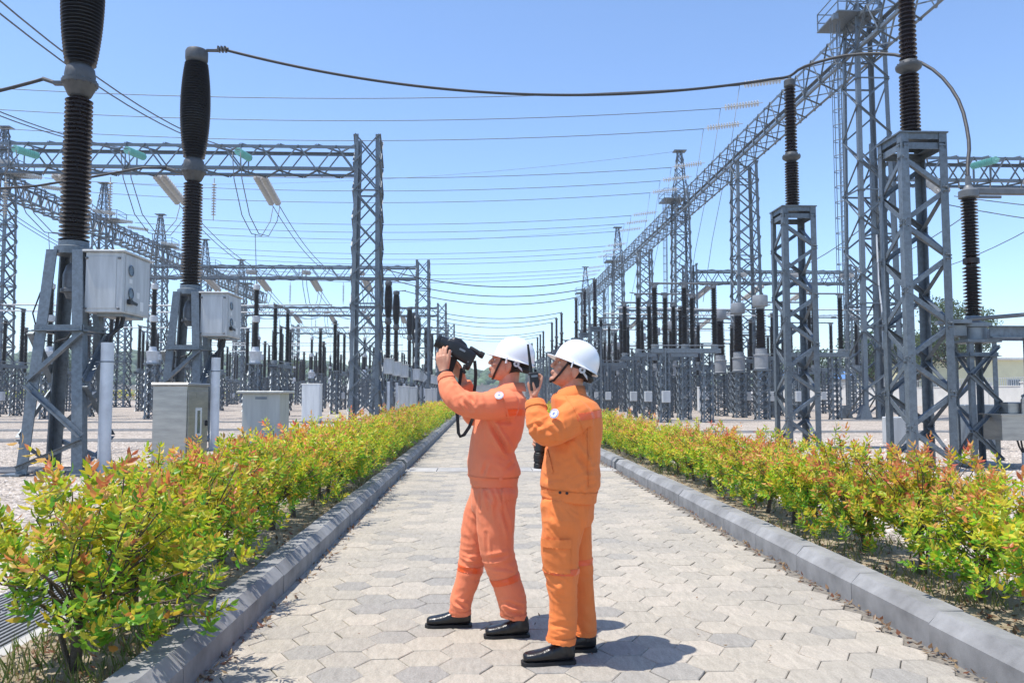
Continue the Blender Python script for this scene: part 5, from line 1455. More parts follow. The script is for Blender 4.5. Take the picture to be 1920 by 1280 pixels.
def strap_part(body, pts, o, w=.010):
    b = MB(); og = V(o)
    for p, q in zip(pts[:-1], pts[1:]): b.bar(V(p) - og, V(q) - og, w, .004, (0, 1, 0.01))
    b.build('chin_strap', MT['strap'], body)
def shoe(person, heel, toe, og, top):
    """black leather work shoe from heel to toe (points on the ground)"""
    h, t = V(heel), V(toe); d = t - h; L_ = d.length; u = d.normalized(); n_ = V((0, 0, 1)).cross(u); og = V(og)
    L = Loft(); Z = V((0, 0, 1))
    prof = [(.0, .030, .05, .030), (.03, .037, .055, .045), (.12, .040, .060, .058), (.28, .040, .055, .052), (.45, .042, .044, .040), (.62, .048, .036, .032), (.80, .050, .031, .027), (.93, .042, .028, .024), (.985, .026, .024, .018)]
    L.rings([(h + u * (L_ * (.02 + .96 * a)) + Z * (.012 + c), n_ * w, Z * hgt) for a, w, c, hgt in prof], 18, 2.4)
    L.limb([(h + u * L_ * .20 + Z * .06, .045), (h + u * L_ * .17 + Z * .115, .043)], 1, 14, n_, 2)
    ob = L.fuse('shoe', MT['shoe_leather'], .005, 3, person, og)
    b = MB(); outl = [(0, .026), (.03, .036), (.12, .041), (.3, .040), (.45, .043), (.62, .051), (.8, .053), (.93, .045), (1.0, .020)]
    pts = [(a, w) for a, w in outl] + [(a, -w) for a, w in outl[::-1]]
    vs = [h + u * (L_ * a) + n_ * w + Z * z - og for z in (0.0, .018) for a, w in pts]; m = len(pts)
    b.add(vs, [(i, (i + 1) % m, m + (i + 1) % m, m + i) for i in range(m)] + [tuple(range(m))[::-1], tuple(range(m, 2 * m))]); b.build('sole', MT['black_rubber'], ob)
    b = MB()
    for k in range(4):
        a = .38 + .07 * k; zc = .100 - .018 * k
        b.tube([h + u * L_ * a + n_ * .024 + Z * (zc - .012) - og, h + u * L_ * (a + .01) + Z * zc - og, h + u * L_ * a - n_ * .024 + Z * (zc - .012) - og], .0035, 5)
    b.tube([h + u * L_ * .40 + Z * .100 - og, h + u * L_ * .42 + n_ * .035 + Z * .094 - og, h + u * L_ * .46 + n_ * .045 + Z * .07 - og], .003, 5)
    b.build('lace', MT['black_rubber'], ob)
    return ob
def badge(person, p, nrm, o, r_=.032):
    n_ = V(nrm).normalized(); q = n_.to_track_quat('Z', 'Y').to_matrix(); og = V(o)
    b = MB(); b.lathe([(r_, -.004), (r_, .002), (r_ * .9, .0028), (0, .0028)], 24, V(p) - og, q); bd = b.build('badge', MT['badge_white'], person, 40)
    b = MB(); b.lathe([(r_ * .9, .0030), (r_ * .9, .0036), (r_ * .82, .0036), (r_ * .82, .0030)], 24, V(p) - og, q, cap=False)
    b.prism([(.0, r_ * .45), (-r_ * .14, r_ * .05), (-r_ * .5, -r_ * .1), (-r_ * .1, -r_ * .12), (0, -r_ * .5), (r_ * .1, -r_ * .05), (r_ * .5, 0), (r_ * .12, r_ * .08)], V(p) - og + n_ * .003, V(p) - og + n_ * .0038, q @ V((1, 0, 0)), q @ V((0, 1, 0))); b.build('emblem', MT['badge_blue'], bd)
    b = MB(); b.box(V(p) - og + q @ V((0, r_ * .62, .0034)), (r_ * .5, r_ * .10, .001), q); b.build('emblem_bar', MT['badge_red'], bd)

def torso(L, Yc, rows, SC, e=2.35):
    rs_ = []
    for r in rows:
        px, py, hw, hd = r[:4]; dy = r[4] if len(r) > 4 else 0; tl = r[5] if len(r) > 5 else 0
        rs_.append((at(px, py, Yc + dy), V((math.cos(R(tl)), 0, math.sin(R(tl)))) * hw / SC, V((0, 1, 0)) * hd))
    # interpolate rings
    out = []
    for i in range(len(rs_) - 1):
        for k in range(3):
            t = k / 3; t2 = t * t * (3 - 2 * t) if True else t
            out.append(tuple(rs_[i][j].lerp(rs_[i + 1][j], t) for j in range(3)))
    out.append(rs_[-1])
    L.rings(out, 28, e)

# ------------------------------------------------ the man with the thermal camera (salmon suit)
Y1 = 5.10; SC1 = FPX / Y1
og1 = V((at(930, 1170, Y1).x, Y1, 0))
A = lambda px, py, dy=0.0: at(px, py, Y1 + dy)
man1 = thing('person', 'man in salmon orange work suit and white helmet aiming a black thermal camera upwards', 'person', og1)
arm_n = [(957, 757, -.17, 27), (932, 760, -.21, 25.5), (903, 761, -.23, 24.5), (874, 757, -.22, 23), (855, 746, -.20, 21.5), (843, 729, -.16, 19), (836, 711, -.115, 16), (833.5, 702, -.10, 14.5)]
arm_f = [(948, 757, .17, 27), (920, 770, .22, 25), (893, 778, .21, 23), (882, 768, .17, 21), (878, 750, .11, 18), (873, 730, .06, 16), (869, 719, .04, 14.5)]
leg_n = [(930, 925, -.09, 37), (929, 955, -.10, 35.5), (929, 988, -.10, 33.5), (931, 1020, -.10, 31.5), (939, 1058, -.10, 29), (950, 1092, -.10, 27), (960, 1122, -.10, 25.5), (963, 1146, -.10, 23.5), (962.5, 1157, -.10, 22.5)]
leg_f = [(916, 925, .09, 34), (905, 958, .10, 33), (896, 990, .11, 31), (890, 1022, .11, 28), (884, 1055, .11, 25), (875, 1090, .11, 22.5), (866, 1120, .11, 21), (864, 1142, .11, 20.5), (864, 1152, .11, 20)]
hc1, M1 = head_frame(A(948.5, 682), 15)
def skin_body(person, A, SC, hc, M, neck, spine, arms, legs, hands, og, dark=None):
    L = Loft(); T = head(L, hc, M)
    L.limb([(A(*p[:3]), p[3] / SC) for p in neck], 1.0, 16)
    L.limb([(A(*p[:3]), p[3] / SC) for p in spine], 1.9, 14)
    for a in arms: L.limb([(A(x, y, d), max(.028, r / SC * .5)) for x, y, d, r in a], 1, 12)
    for l_ in legs: L.limb([(A(x, y, d), r / SC * .5) for x, y, d, r in l_], 1, 12)
    hands(L)
    ob = L.fuse('body', MT['skin'], .0038, 2, person, og)
    return ob, T
def hands1(L):
    w = A(831.5, 695, -.10); L.limb([(A(834, 705, -.10), .027), (w, .0265)], .85, 12)
    hand(L, w, (-.16, .10, 1.0), (.35, .9, .1), (1, 0, 0), (30, 34, 36, 40), 1.02, (.42, -.10, 6))
    w = A(866, 708, .045); L.limb([(A(869, 720, .05), .028), (w, .027)], .85, 12)
    hand(L, w, (-.45, -.05, .85), (-.55, -.80, -.1), (.35, -.2, .9), (62, 70, 74, 76), .98, (.35, .3, 14))
body1, T1_ = skin_body(man1, A, SC1, hc1, M1, [(958, 692, 0, 17), (956, 708, 0, 17.5), (954, 722, 0, 19), (952, 736, 0, 24)], [(952, 740, 0, 22), (940, 790, 0, 26), (926, 850, 0, 26), (926, 920, 0, 26)], (arm_n, arm_f), (leg_n, leg_f), hands1, og1)
face_parts(body1, T1_, M1, og1)
hair_and_helmet(body1, T1_, M1, og1, A(963.5, 674), head_frame((0, 0, 0), 15)[1])
strap_part(body1, [T1_(.030, -.084, .040), T1_(.040, -.081, .0), T1_(.050, -.068, -.06), T1_(.056, -.040, -.105), T1_(.058, 0, -.118), T1_(.056, .040, -.105), T1_(.050, .068, -.06), T1_(.030, .084, .04)], og1, .013)
L = Loft()
torso(L, Y1, [(952, 726, 22, .085), (950, 733, 30, .13, 0, -8), (949, 742, 38, .185, 0, -8), (946, 757, 40, .215), (939, 778, 46, .212), (935, 798, 48, .208), (930, 822, 47.5, .202), (922, 846, 42, .196), (923, 862, 44.5, .2), (926.5, 878, 48, .204), (927, 888, 48.5, .204), (926, 893, 44, .192), (926, 903, 43, .19), (926, 909, 42.5, .187)], SC1)
for a in (arm_n, arm_f): L.limb([(A(x, y, d), r / SC1) for x, y, d, r in a], .97, 18, cut=True)
cr = []
def crease(A, p, q, wid, dep): cr.append((A(*p), A(*q), wid, dep))
cr = []
for p, q, w_, d_ in (((890, 758, -.30), (878, 738, -.29), .012, .010), ((884, 768, -.30), (866, 748, -.29), .011, .009), ((872, 775, -.29), (858, 750, -.28), .011, .008), ((900, 752, -.31), (893, 738, -.29), .011, .007),
                     ((921, 790, -.20), (952, 850, -.19), .013, .014), ((922, 800, -.21), (968, 868, -.16), .014, .012), ((930, 787, -.21), (962, 792, -.20), .012, .010), ((950, 880, -.19), (972, 862, -.12), .012, .008),
                     ((842, 735, -.22), (853, 722, -.20), .010, .008), ((838, 722, -.19), (849, 712, -.17), .009, .006), ((905, 890, -.19), (912, 868, -.2), .01, .006), ((940, 752, -.25), (930, 735, -.2), .012, .007)):
    cr.append((A(*p), A(*q), w_, d_))
cl1 = MT['salmon_cloth']
jk1 = L.fuse('jacket', cl1, .0062, 4, man1, og1, folds(.010, cr, 1, [(A(853, 744, -.22), 0.13, 0.012, V((1, 0, .6)).normalized()), (A(885, 757, -.25), 0.13, 0.009, V((1, 0, .1)).normalized()), (A(836, 712, -.15), 0.07, 0.006, V((.3, 0, 1)).normalized()), (A(926, 880, -.12), 0.16, 0.008, V((.5, 0, 1)).normalized()), (A(965, 850, -.1), 0.14, 0.01, V((.7, 0, 1)).normalized()), (A(925, 800, -.2), 0.1, 0.008, V((1, 0, -.5)).normalized())]))
L = Loft()
torso(L, Y1, [(926, 900, 40, .172), (926, 920, 43, .182), (925, 942, 42, .18), (924, 958, 38, .165)], SC1)
for a in (leg_n, leg_f): L.limb([(A(x, y, d), r / SC1) for x, y, d, r in a], 1.0, 18, cut=True)
cr = []
for p, q, w_, d_ in (((910, 910, -.19), (918, 960, -.23), .010, .009), ((899, 912, -.17), (901, 955, -.17), .009, .008), ((915, 925, -.20), (926, 948, -.24), .009, .010), ((944, 955, -.22), (960, 1010, -.19), .013, .013), ((911, 1000, -.20), (914, 1045, -.2), .010, .007),
                     ((912, 1049, -.2), (955, 1040, -.21), .012, .009), ((925, 1062, -.2), (965, 1068, -.18), .010, .006), ((944, 1142, -.18), (978, 1150, -.17), .010, .010), ((948, 1128, -.19), (980, 1138, -.17), .010, .008), ((866, 1060, 0), (900, 1040, .0), .011, .008), ((850, 1128, .04), (880, 1140, .04), .010, .009), ((905, 1075, .0), (868, 1048, .0), .011, .008)):
    cr.append((A(*p), A(*q), w_, d_))
tr1 = L.fuse('trousers', cl1, .0062, 4, man1, og1, folds(.010, cr, 2, [(A(938, 1052, -.12), 0.15, 0.009, V((.15, 0, -1)).normalized()), (A(888, 1050, .08), 0.15, 0.01, V((-.1, 0, 1)).normalized()), (A(962, 1140, -.12), 0.1, 0.011, V((0, 0, 1)).normalized()), (A(866, 1132, .1), 0.1, 0.01, V((-.2, 0, 1)).normalized()), (A(925, 945, -.18), 0.13, 0.009, V((1, 0, .4)).normalized()), (A(900, 985, .0), 0.12, 0.009, V((1, 0, 1)).normalized())]))
# sewn-on pieces
dn = lambda p, q: (A(*p) - A(*q))
for lab_, (px, py, dd), (qx, qy, qd), src_ in (('sleeve_cuff', (833.5, 702, -.10), (837, 713, -.12), jk1), ('sleeve_cuff', (869, 719, .04), (871.5, 730, .06), jk1)):
    a_, b_ = A(px, py, dd), A(qx, qy, qd); u_ = (a_ - b_).normalized()
    patch(src_, lab_, cl1, [(b_, -u_)], .004, src_, lambda c, n_, q=a_: (c - q).length < .09)
for (px, py, dd, sg) in ((962, 1148, -.10, -1), (864, 1143, .11, 1)):
    patch(tr1, 'trouser_hem', cl1, [(A(px, py, dd), (0, 0, 1))], .004, tr1, lambda c, n_, q=A(px, py, dd), sg=sg: (c.y - Y1) * sg > 0 and n_.z > -.5)
patch(jk1, 'armhole_seam', cl1, [(A(949, 760, -.2), (1, 0, .25)), (A(945.5, 760, -.2), (-1, 0, -.25))], .003, jk1, lambda c, n_: c.y < Y1 - .10 and c.z > A(950, 792).z)
patch(jk1, 'front_placket', cl1, [(A(887, 840, -.10), (0, 1, 0)), (A(887, 840, -.04), (0, -1, 0))], .003, jk1, lambda c, n_: n_.x < -.3 and c.z < A(890, 800).z)
patch(jk1, 'hem_band', cl1, [(A(926, 890), (.05, 0, 1)), (A(926, 908.5), (-.05, 0, -1))], .004, jk1)
patch(jk1, 'reflective_stripe', MT['tape'], [(A(960, 765), (0, 0, 1)), (A(960, 778), (0, 0, -1))], .0025, jk1, lambda c, n_: c.x > A(949, 770, -.2).x)
for lg, (px, py, dd, tz) in zip(('n', 'f'), ((948, 1084, -.10, -.25), (886, 1064, .11, .12))):
    up_ = V((tz, 0, 1)).normalized(); c_ = A(px, py, dd); hw = .020
    patch(tr1, 'reflective_stripe', MT['tape'], [(c_ + up_ * hw, up_), (c_ - up_ * hw, -up_)], .0025, tr1, lambda c, n_, q=c_, sg=(-1 if lg == 'n' else 1): (c.y - Y1 - .005) * sg > .002 and abs(c.x - q.x) < .16)
patch(tr1, 'pocket_flap', cl1, [(A(955, 907), (0, 0, 1)), (A(955, 930), (0, 0, -1)), (A(941, 920, -.18), (-1, 0, 0))], .006, tr1, lambda c, n_: n_.y < -.2 or n_.x > .5)
# collar
L = Loft()
for k in range(2):
    pass
b = MB()
col_pts = [(928, 733, -.03, 0), (931, 727, -.085, 1), (945, 720, -.11, 2), (962, 717, -.105, 3), (978, 717, -.06, 4), (983, 718, 0, 5)]
vs = []
for z in (0, 1, 2):
    for sgn in (1, -1):
        for (px, py, dd, _) in (col_pts if sgn == 1 else col_pts[::-1]):
            p = A(px, py, dd * sgn)
            c0 = A(955, py, 0); o_ = (p - c0); o_.z = 0
            vs.append(p - og1 + (V((0, 0, -.055)) + o_ * .16 if z == 0 else (V((0, 0, 0)) + o_ * (.02) if z == 1 else V((0, 0, -.05)) - o_ * .10)))
n_ = len(col_pts) * 2
b.add(vs, [(z * n_ + i, z * n_ + i + 1, (z + 1) * n_ + i + 1, (z + 1) * n_ + i) for z in range(2) for i in range(n_ - 1)]); b.build('collar', cl1, jk1, 180)
badge(man1, A(936, 741, -.295), (-.15, -.75, .55), og1, .027)
b = MB()
for k, (px, py) in enumerate(((957.5, 743), (965, 745.5), (971, 751.5))): b.lathe([(.005, -.004), (.005, .003), (0, .004)], 8, A(px, py, -.24 + .01 * k) - og1, Matrix.Rotation(R(90), 3, 'X'))
b.build('button', MT['hair'], jk1)
b = MB(); b.lathe([(.012, -.004), (.012, .003), (.009, .004), (0, .003)], 12, A(939, 898, -.201) - og1, Matrix.Rotation(R(90), 3, 'X')); b.build('button', cl1, jk1, 40)
# wrist watch
wd = (A(831, 692, -.10) - A(834, 705, -.10)).normalized(); q = wd.to_track_quat('Z', 'Y').to_matrix()
b = MB(); b.lathe([(.029, -.009), (.034, -.009), (.034, .009), (.029, .009)], 20, A(832.4, 697.5, -.10) - og1, q, cap=False); b.lathe([(.031, -.002), (.0352, -.002), (.0352, .002), (.031, .002)], 20, A(832.4, 697.5, -.10) - og1, q, 1, cap=False)
b.build('watch', [MT['cable'], MT['alu']], man1, 40)
og = og1
shoe(man1, at(885, 1163, 5.21) * V((1, 1, 0)).x if False else V((at(885, 1163, 5.21).x, 5.21, 0)), V((at(797, 1163, 5.21).x, 5.21, 0)), og1, None)
shoe(man1, V((at(993, 1183, 4.99).x, 4.99, 0)), V((at(907, 1183, 4.97).x, 4.97, 0)), og1, None)

# thermal camera in his hands
cp = A(859.5, 659.5, -.02)
tc_ = thing('thermal_camera', 'black handheld thermal camera raised to the sky in the first man\'s hands', 'camera', cp)
tc_.rotation_euler = (0, R(-26.5), R(180))
b = MB()
LL_ = Loft()
LL_.rings([(V((x, 0, zc)), V((0, hw, 0)), V((0, 0, hh))) for x, zc, hw, hh in ((-.112, .0, .03, .03), (-.105, -.005, .040, .045), (-.06, 0, .042, .050), (0, .005, .044, .052), (.05, .01, .044, .050), (.085, .008, .040, .044), (.095, .006, .034, .036))], 24, 4.2)
LL_.rings([(V((x, 0, zc)), V((0, hw, 0)), V((0, 0, hh))) for x, zc, hw, hh in ((-.035, .050, .010, .010), (-.02, .052, .024, .018), (.02, .056, .028, .026), (.06, .052, .026, .024), (.085, .044, .016, .010))], 16, 3)
LL_.rings([(V((x, 0, zc)), V((0, hw, 0)), V((0, 0, hh))) for x, zc, hw, hh in ((-.112, -.03, .036, .045), (-.105, -.03, .040, .050), (-.088, -.03, .040, .050), (-.08, -.03, .036, .045))], 20, 5)
LL_.fuse('housing', MT['black_plastic'], .004, 2, tc_)
b = MB(); b.lathe([(.036, -.03), (.044, -.028), (.044, .02), (.041, .022), (.041, .030), (.044, .032), (.044, .048), (.038, .050), (.034, .040), (.0, .036)], 24, (.108, 0, .004), Matrix.Rotation(R(90), 4, 'Y')); b.build('lens', MT['black_plastic'], tc_, 40)
b = MB(); b.lathe([(.034, 0), (.028, .004), (.016, .007), (0, .008)], 20, (.146, 0, .004), Matrix.Rotation(R(90), 4, 'Y')); b.build('front_glass', MT['lens_glass'], tc_, 180)
b = MB(); b.lathe([(.017, 0), (.019, .01), (.017, .07), (.021, .074), (.022, .10), (.018, .105), (.0, .100)], 16, (-.052, 0, .052), Matrix.Rotation(R(-92), 4, 'Y')); b.build('eyepiece', MT['black_rubber'], tc_, 40)
b = MB(); b.prism([(-.015, 0), (.03, 0), (.018, -.115), (-.028, -.115)], (0, -.016, -.045), (0, .016, -.045), V((1, 0, 0)), V((0, 0, 1))); gp = b.build('grip', MT['black_rubber'], tc_)
b = MB(); b.bar((.045, 0, -.05), (.034, 0, -.085), .008, .02); b.build('trigger', MT['alu'], tc_)
b = MB(); b.box((-.02, .0455, .02), (.04, .003, .012)); b.box((.04, .0455, -.02), (.012, .003, .012)); b.box((-.085, .041, -.03), (.008, .003, .008)); b.build('button', MT['steel_dark'], tc_)
# strap hanging from the camera
def inv(p): return tc_.matrix_basis.inverted() @ p
bpy.context.view_layer.update()
def ribbon(name, pts, w, m, parent, conv):
    b = MB(); vs = []; n = len(pts)
    for i, p in enumerate(pts):
        p = V(p); t = (V(pts[min(i + 1, n - 1)]) - V(pts[max(i - 1, 0)])).normalized()
        a = t.cross(V((0.35, 1, 0.1)).normalized()); a = a.normalized() if a.length > .05 else V((1, 0, 0)); nn = t.cross(a).normalized()
        for sx, sz in ((-1, -1), (1, -1), (1, 1), (-1, 1)): vs.append(conv(p + a * w / 2 * sx + nn * .0015 * sz))
    b.add(vs, [(i * 4 + k, i * 4 + (k + 1) % 4, (i + 1) * 4 + (k + 1) % 4, (i + 1) * 4 + k) for i in range(n - 1) for k in range(4)]); return b.build(name, m, parent)
mwi = Matrix.LocRotScale(tc_.location, tc_.rotation_euler, None).inverted()
ribbon('strap', [A(890, 676, -.05), A(892, 700, -.045), A(891, 722, -.04), A(888, 740, -.03), A(887, 765, -.05), A(886, 785, -.06), A(880, 800, -.06), A(870, 815, -.06), A(863, 818, -.06), A(859.5, 811, -.06), A(858, 785, -.06), A(856, 760, -.05), A(860, 730, -.02), A(866, 690, -.01)], .021, MT['black_rubber'], tc_, lambda p: mwi @ p)
ribbon('strap', [A(872, 683, -.06), A(869, 694, -.06), A(872, 700, -.06)], .02, MT['black_rubber'], tc_, lambda p: mwi @ p)

# ------------------------------------------------ the man with the radio (orange suit)
Y2 = 4.60; SC2 = FPX / Y2
og2 = V((at(1060, 1215, Y2).x, Y2, 0))
Bq = lambda px, py, dy=0.0: at(px, py, Y2 + dy)
man2 = thing('person', 'man in bright orange work suit and white helmet talking into a handheld radio', 'person', og2)
arm_n = [(1086, 777, -.16, 33), (1068, 788, -.20, 31), (1046, 802, -.23, 28.5), (1028, 810, -.24, 26), (1016, 804, -.24, 24), (1008, 786, -.22, 21.5), (1004.5, 766, -.18, 18.5), (1003.5, 754, -.16, 16)]
arm_f = [(1082, 778, .18, 33), (1084, 806, .22, 29), (1076, 828, .22, 26), (1060, 836, .19, 23), (1046, 833, .15, 20), (1036, 829, .12, 17)]
leg_n = [(1055, 945, -.08, 41), (1054, 975, -.10, 39), (1052, 1005, -.10, 37), (1051, 1035, -.10, 34.5), (1052, 1065, -.10, 32), (1054, 1100, -.10, 28.5), (1055.5, 1140, -.10, 26), (1054, 1175, -.10, 25.5), (1050, 1203, -.10, 26)]
leg_f = [(1080, 945, .08, 34), (1081, 980, .10, 30), (1083, 1015, .10, 27.5), (1086, 1050, .10, 25), (1090, 1095, .10, 23), (1093, 1140, .10, 21.5), (1096, 1170, .10, 21), (1096, 1190, .10, 20.5)]
hc2, M2 = head_frame(Bq(1068, 691), 21, 8)
def hands2(L):
    w = Bq(1001, 745, -.155); L.limb([(Bq(1004, 757, -.16), .027), (w, .027)], .85, 12)
    hand(L, w, (-.22, .10, 1.0), (.93, .32, .1), (.3, -.95, 0), (62, 68, 72, 76), .98, (.10, .85, 4))
    w = Bq(1032, 827, .11); L.limb([(Bq(1037, 829, .12), .028), (w, .027)], .85, 12)
    hand(L, w, (-1, -.25, -.12), (0, -.9, -.3), (0, -.3, 1), (64, 70, 74, 76), .92, (.4, .3, 12))
body2, T2_ = skin_body(man2, Bq, SC2, hc2, M2, [(1076, 702, 0, 19), (1074, 716, 0, 19.5), (1072, 730, 0, 21), (1073, 744, 0, 26)], [(1075, 750, 0, 24), (1076, 800, 0, 28), (1070, 870, 0, 28), (1068, 950, 0, 28)], (arm_n, arm_f), (leg_n, leg_f), hands2, og2)
face_parts(body2, T2_, M2, og2)
hair_and_helmet(body2, T2_, M2, og2, Bq(1080, 684), head_frame((0, 0, 0), 23, 8)[1])
strap_part(body2, [T2_(.030, -.084, .045), T2_(.040, -.081, .0), T2_(.060, -.066, -.06), T2_(.072, -.040, -.100), T2_(.082, 0, -.114), T2_(.072, .040, -.100), T2_(.060, .068, -.06), T2_(.030, .084, .04)], og2, .013)
L = Loft()
torso(L, Y2, [(1070, 734, 25, .085), (1072, 741, 34, .13, 0, -6), (1076, 751, 43, .185, 0, -6), (1080, 767, 45, .212), (1080, 790, 48, .215), (1078, 815, 50, .212), (1073, 840, 50.5, .208), (1070, 865, 52.5, .207), (1069, 890, 54.5, .212), (1068, 908, 55.5, .216), (1066.5, 916, 51, .204, 0, -8), (1066, 926, 50.5, .202, 0, -8), (1065, 935, 50, .20, 0, -8)], SC2)
for a in (arm_n, arm_f): L.limb([(Bq(x, y, d), r / SC2) for x, y, d, r in a], .97, 18, cut=True)
cr = []
for p, q, w_, d_ in (((1036, 770, -.34), (1050, 752, -.28), .013, .012), ((1022, 778, -.33), (1036, 764, -.30), .011, .010), ((1060, 770, -.32), (1072, 752, -.26), .014, .010), ((1062, 815, -.25), (1104, 882, -.20), .015, .014), ((1100, 778, -.2), (1102, 880, -.16), .012, .008), ((1030, 860, -.2), (1038, 886, -.21), .008, .010), ((1032, 830, -.25), (1062, 815, -.25), .012, .012),
                     ((1004, 792, -.29), (1014, 800, -.31), .009, .008), ((1002, 812, -.30), (1010, 798, -.31), .009, .007), ((1000, 770, -.24), (1010, 778, -.26), .009, .006), ((1020, 905, -.15), (1034, 918, -.2), .010, .008), ((1088, 905, -.2), (1090, 925, -.2), .010, .007), ((1045, 822, -.32), (1020, 795, -.32), .012, .007)):
    cr.append((Bq(*p), Bq(*q), w_, d_))
cl2 = MT['orange_cloth']
jk2 = L.fuse('jacket', cl2, .0062, 4, man2, og2, folds(.010, cr, 3, [(Bq(1018, 800, -.26), 0.13, 0.012, V((-.4, 0, 1)).normalized()), (Bq(1008, 775, -.2), 0.09, 0.008, V((.1, 0, 1)).normalized()), (Bq(1045, 795, -.25), 0.12, 0.008, V((1, 0, .3)).normalized()), (Bq(1040, 890, -.15), 0.16, 0.008, V((.4, 0, 1)).normalized()), (Bq(1090, 890, -.15), 0.16, 0.009, V((-.3, 0, 1)).normalized()), (Bq(1045, 835, -.2), 0.1, 0.009, V((.6, 0, 1)).normalized())]))
L = Loft()
torso(L, Y2, [(1064, 922, 47, .185), (1064, 945, 49, .19), (1064, 968, 47, .185), (1064, 982, 42, .165)], SC2)
for a in (leg_n, leg_f): L.limb([(Bq(x, y, d), r / SC2) for x, y, d, r in a], 1.0, 18, cut=True)
cr = []
for p, q, w_, d_ in (((1037, 935, -.21), (1040, 960, -.22), .009, .010), ((1040, 962, -.24), (1052, 995, -.24), .011, .008), ((1022, 985, -.2), (1040, 975, -.23), .010, .007), ((1095, 950, -.15), (1080, 1010, -.1), .012, .010), ((1030, 1098, -.2), (1062, 1108, -.22), .010, .011), ((1035, 1120, -.2), (1060, 1092, -.22), .010, .009), ((1032, 1160, -.2), (1050, 1130, -.21), .011, .007),
                     ((1030, 1186, -.2), (1060, 1192, -.21), .009, .010), ((1082, 1170, .0), (1112, 1182, .02), .010, .011), ((1085, 1140, .0), (1110, 1150, .02), .010, .006), ((1050, 1075, -.22), (1076, 1085, -.2), .011, .006)):
    cr.append((Bq(*p), Bq(*q), w_, d_))
tr2_ = L.fuse('trousers', cl2, .0062, 4, man2, og2, folds(.010, cr, 4, [(Bq(1050, 1085, -.14), 0.14, 0.012, V((0, 0, 1)).normalized()), (Bq(1086, 1060, .1), 0.14, 0.008, V((0, 0, 1)).normalized()), (Bq(1052, 1180, -.14), 0.1, 0.012, V((0, 0, 1)).normalized()), (Bq(1096, 1172, .1), 0.09, 0.012, V((0, 0, 1)).normalized()), (Bq(1040, 970, -.2), 0.13, 0.009, V((.8, 0, 1)).normalized()), (Bq(1090, 965, .0), 0.12, 0.01, V((-1, 0, 1)).normalized())]))
a_, b_ = Bq(1003.5, 754, -.16), Bq(1004, 767, -.18); u_ = (a_ - b_).normalized()
patch(jk2, 'sleeve_cuff', cl2, [(b_, -u_)], .004, jk2, lambda c, n_, q=a_: (c - q).length < .09)
for (px, py, dd, sg) in ((1052, 1192, -.10, -1), (1096, 1180, .10, 1)):
    patch(tr2_, 'trouser_hem', cl2, [(Bq(px, py, dd), (0, 0, 1))], .004, tr2_, lambda c, n_, sg=sg: (c.y - Y2) * sg > 0 and n_.z > -.5)
patch(jk2, 'armhole_seam', cl2, [(Bq(1082, 780, -.2), (1, 0, .45)), (Bq(1079, 780, -.2), (-1, 0, -.45))], .003, jk2, lambda c, n_: c.y < Y2 - .10 and c.z > Bq(1080, 822).z)
patch(jk2, 'back_pleat', cl2, [(Bq(1101, 800, -.15), (1, 0, 0.02)), (Bq(1098, 800, -.15), (-1, 0, -.02)), (Bq(1100, 784), (0, 0, 1)), (Bq(1100, 905), (0, 0, -1))], .004, jk2, lambda c, n_: n_.y < -.1)
_t = V((9, 0, -44)).normalized(); _n = V((44, 0, 9)).normalized()
patch(jk2, 'pocket_welt', cl2, [(Bq(1034.5, 864, -.2), _n), (Bq(1030, 864, -.2), -_n), (Bq(1029, 842, -.2), -_t), (Bq(1038, 887, -.2), _t)], .005, jk2, lambda c, n_: n_.y < 0 and c.y < Y2)
patch(jk2, 'hem_band', cl2, [(Bq(1065, 914), (.10, 0, 1)), (Bq(1065, 934), (-.10, 0, -1))], .004, jk2)
patch(jk2, 'reflective_stripe', MT['tape'], [(Bq(1100, 770), (-.10, 0, 1)), (Bq(1100, 783), (.10, 0, -1))], .0025, jk2, lambda c, n_: c.x > Bq(1079, 776, -.2).x)
for sgn, (px, py, dd, tz) in ((-1, (1053, 1066.5, -.10, .04)), (1, (1087, 1050, .10, 0))):
    up_ = V((tz, 0, 1)).normalized(); c_ = Bq(px, py, dd)
    patch(tr2_, 'reflective_stripe', MT['tape'], [(c_ + up_ * .016, up_), (c_ - up_ * .016, -up_)], .0025, tr2_, lambda c, n_, sg=sgn: (c.y - Y2) * sg > .002)
kp = lambda c, n_: n_.y < -.05 and c.y < Y2
patch(tr2_, 'cargo_pocket', cl2, [(Bq(1045, 1010), (0, 0, 1)), (Bq(1045, 1060), (0, 0, -1)), (Bq(1022, 1030, -.2), (-1, 0, 0)), (Bq(1068, 1030, -.2), (1, 0, 0))], .010, tr2_, kp)
patch(tr2_, 'pocket_flap', cl2, [(Bq(1045, 998), (0, 0, 1)), (Bq(1045, 1014), (0, 0, -1)), (Bq(1021, 1030, -.2), (-1, 0, 0)), (Bq(1069, 1030, -.2), (1, 0, 0))], .017, tr2_, kp)
b = MB(); vs = []
col_pts = [(1044, 738, -.03), (1048, 731, -.085), (1062, 725, -.112), (1078, 722, -.105), (1092, 722, -.06), (1096, 723, 0)]
for z in (0, 1, 2):
    for sgn in (1, -1):
        for (px, py, dd) in (col_pts if sgn == 1 else col_pts[::-1]):
            p = Bq(px, py, dd * sgn); c0 = Bq(1071, py, 0); o_ = (p - c0); o_.z = 0
            vs.append(p - og2 + (V((0, 0, -.055)) + o_ * .16 if z == 0 else (o_ * .02 if z == 1 else V((0, 0, -.05)) - o_ * .10)))
n_ = len(col_pts) * 2
b.add(vs, [(z * n_ + i, z * n_ + i + 1, (z + 1) * n_ + i + 1, (z + 1) * n_ + i) for z in range(2) for i in range(n_ - 1)]); b.build('collar', cl2, jk2, 180)
badge(man2, Bq(1039, 775, -.315), (-.55, -.75, .35), og2, .027)
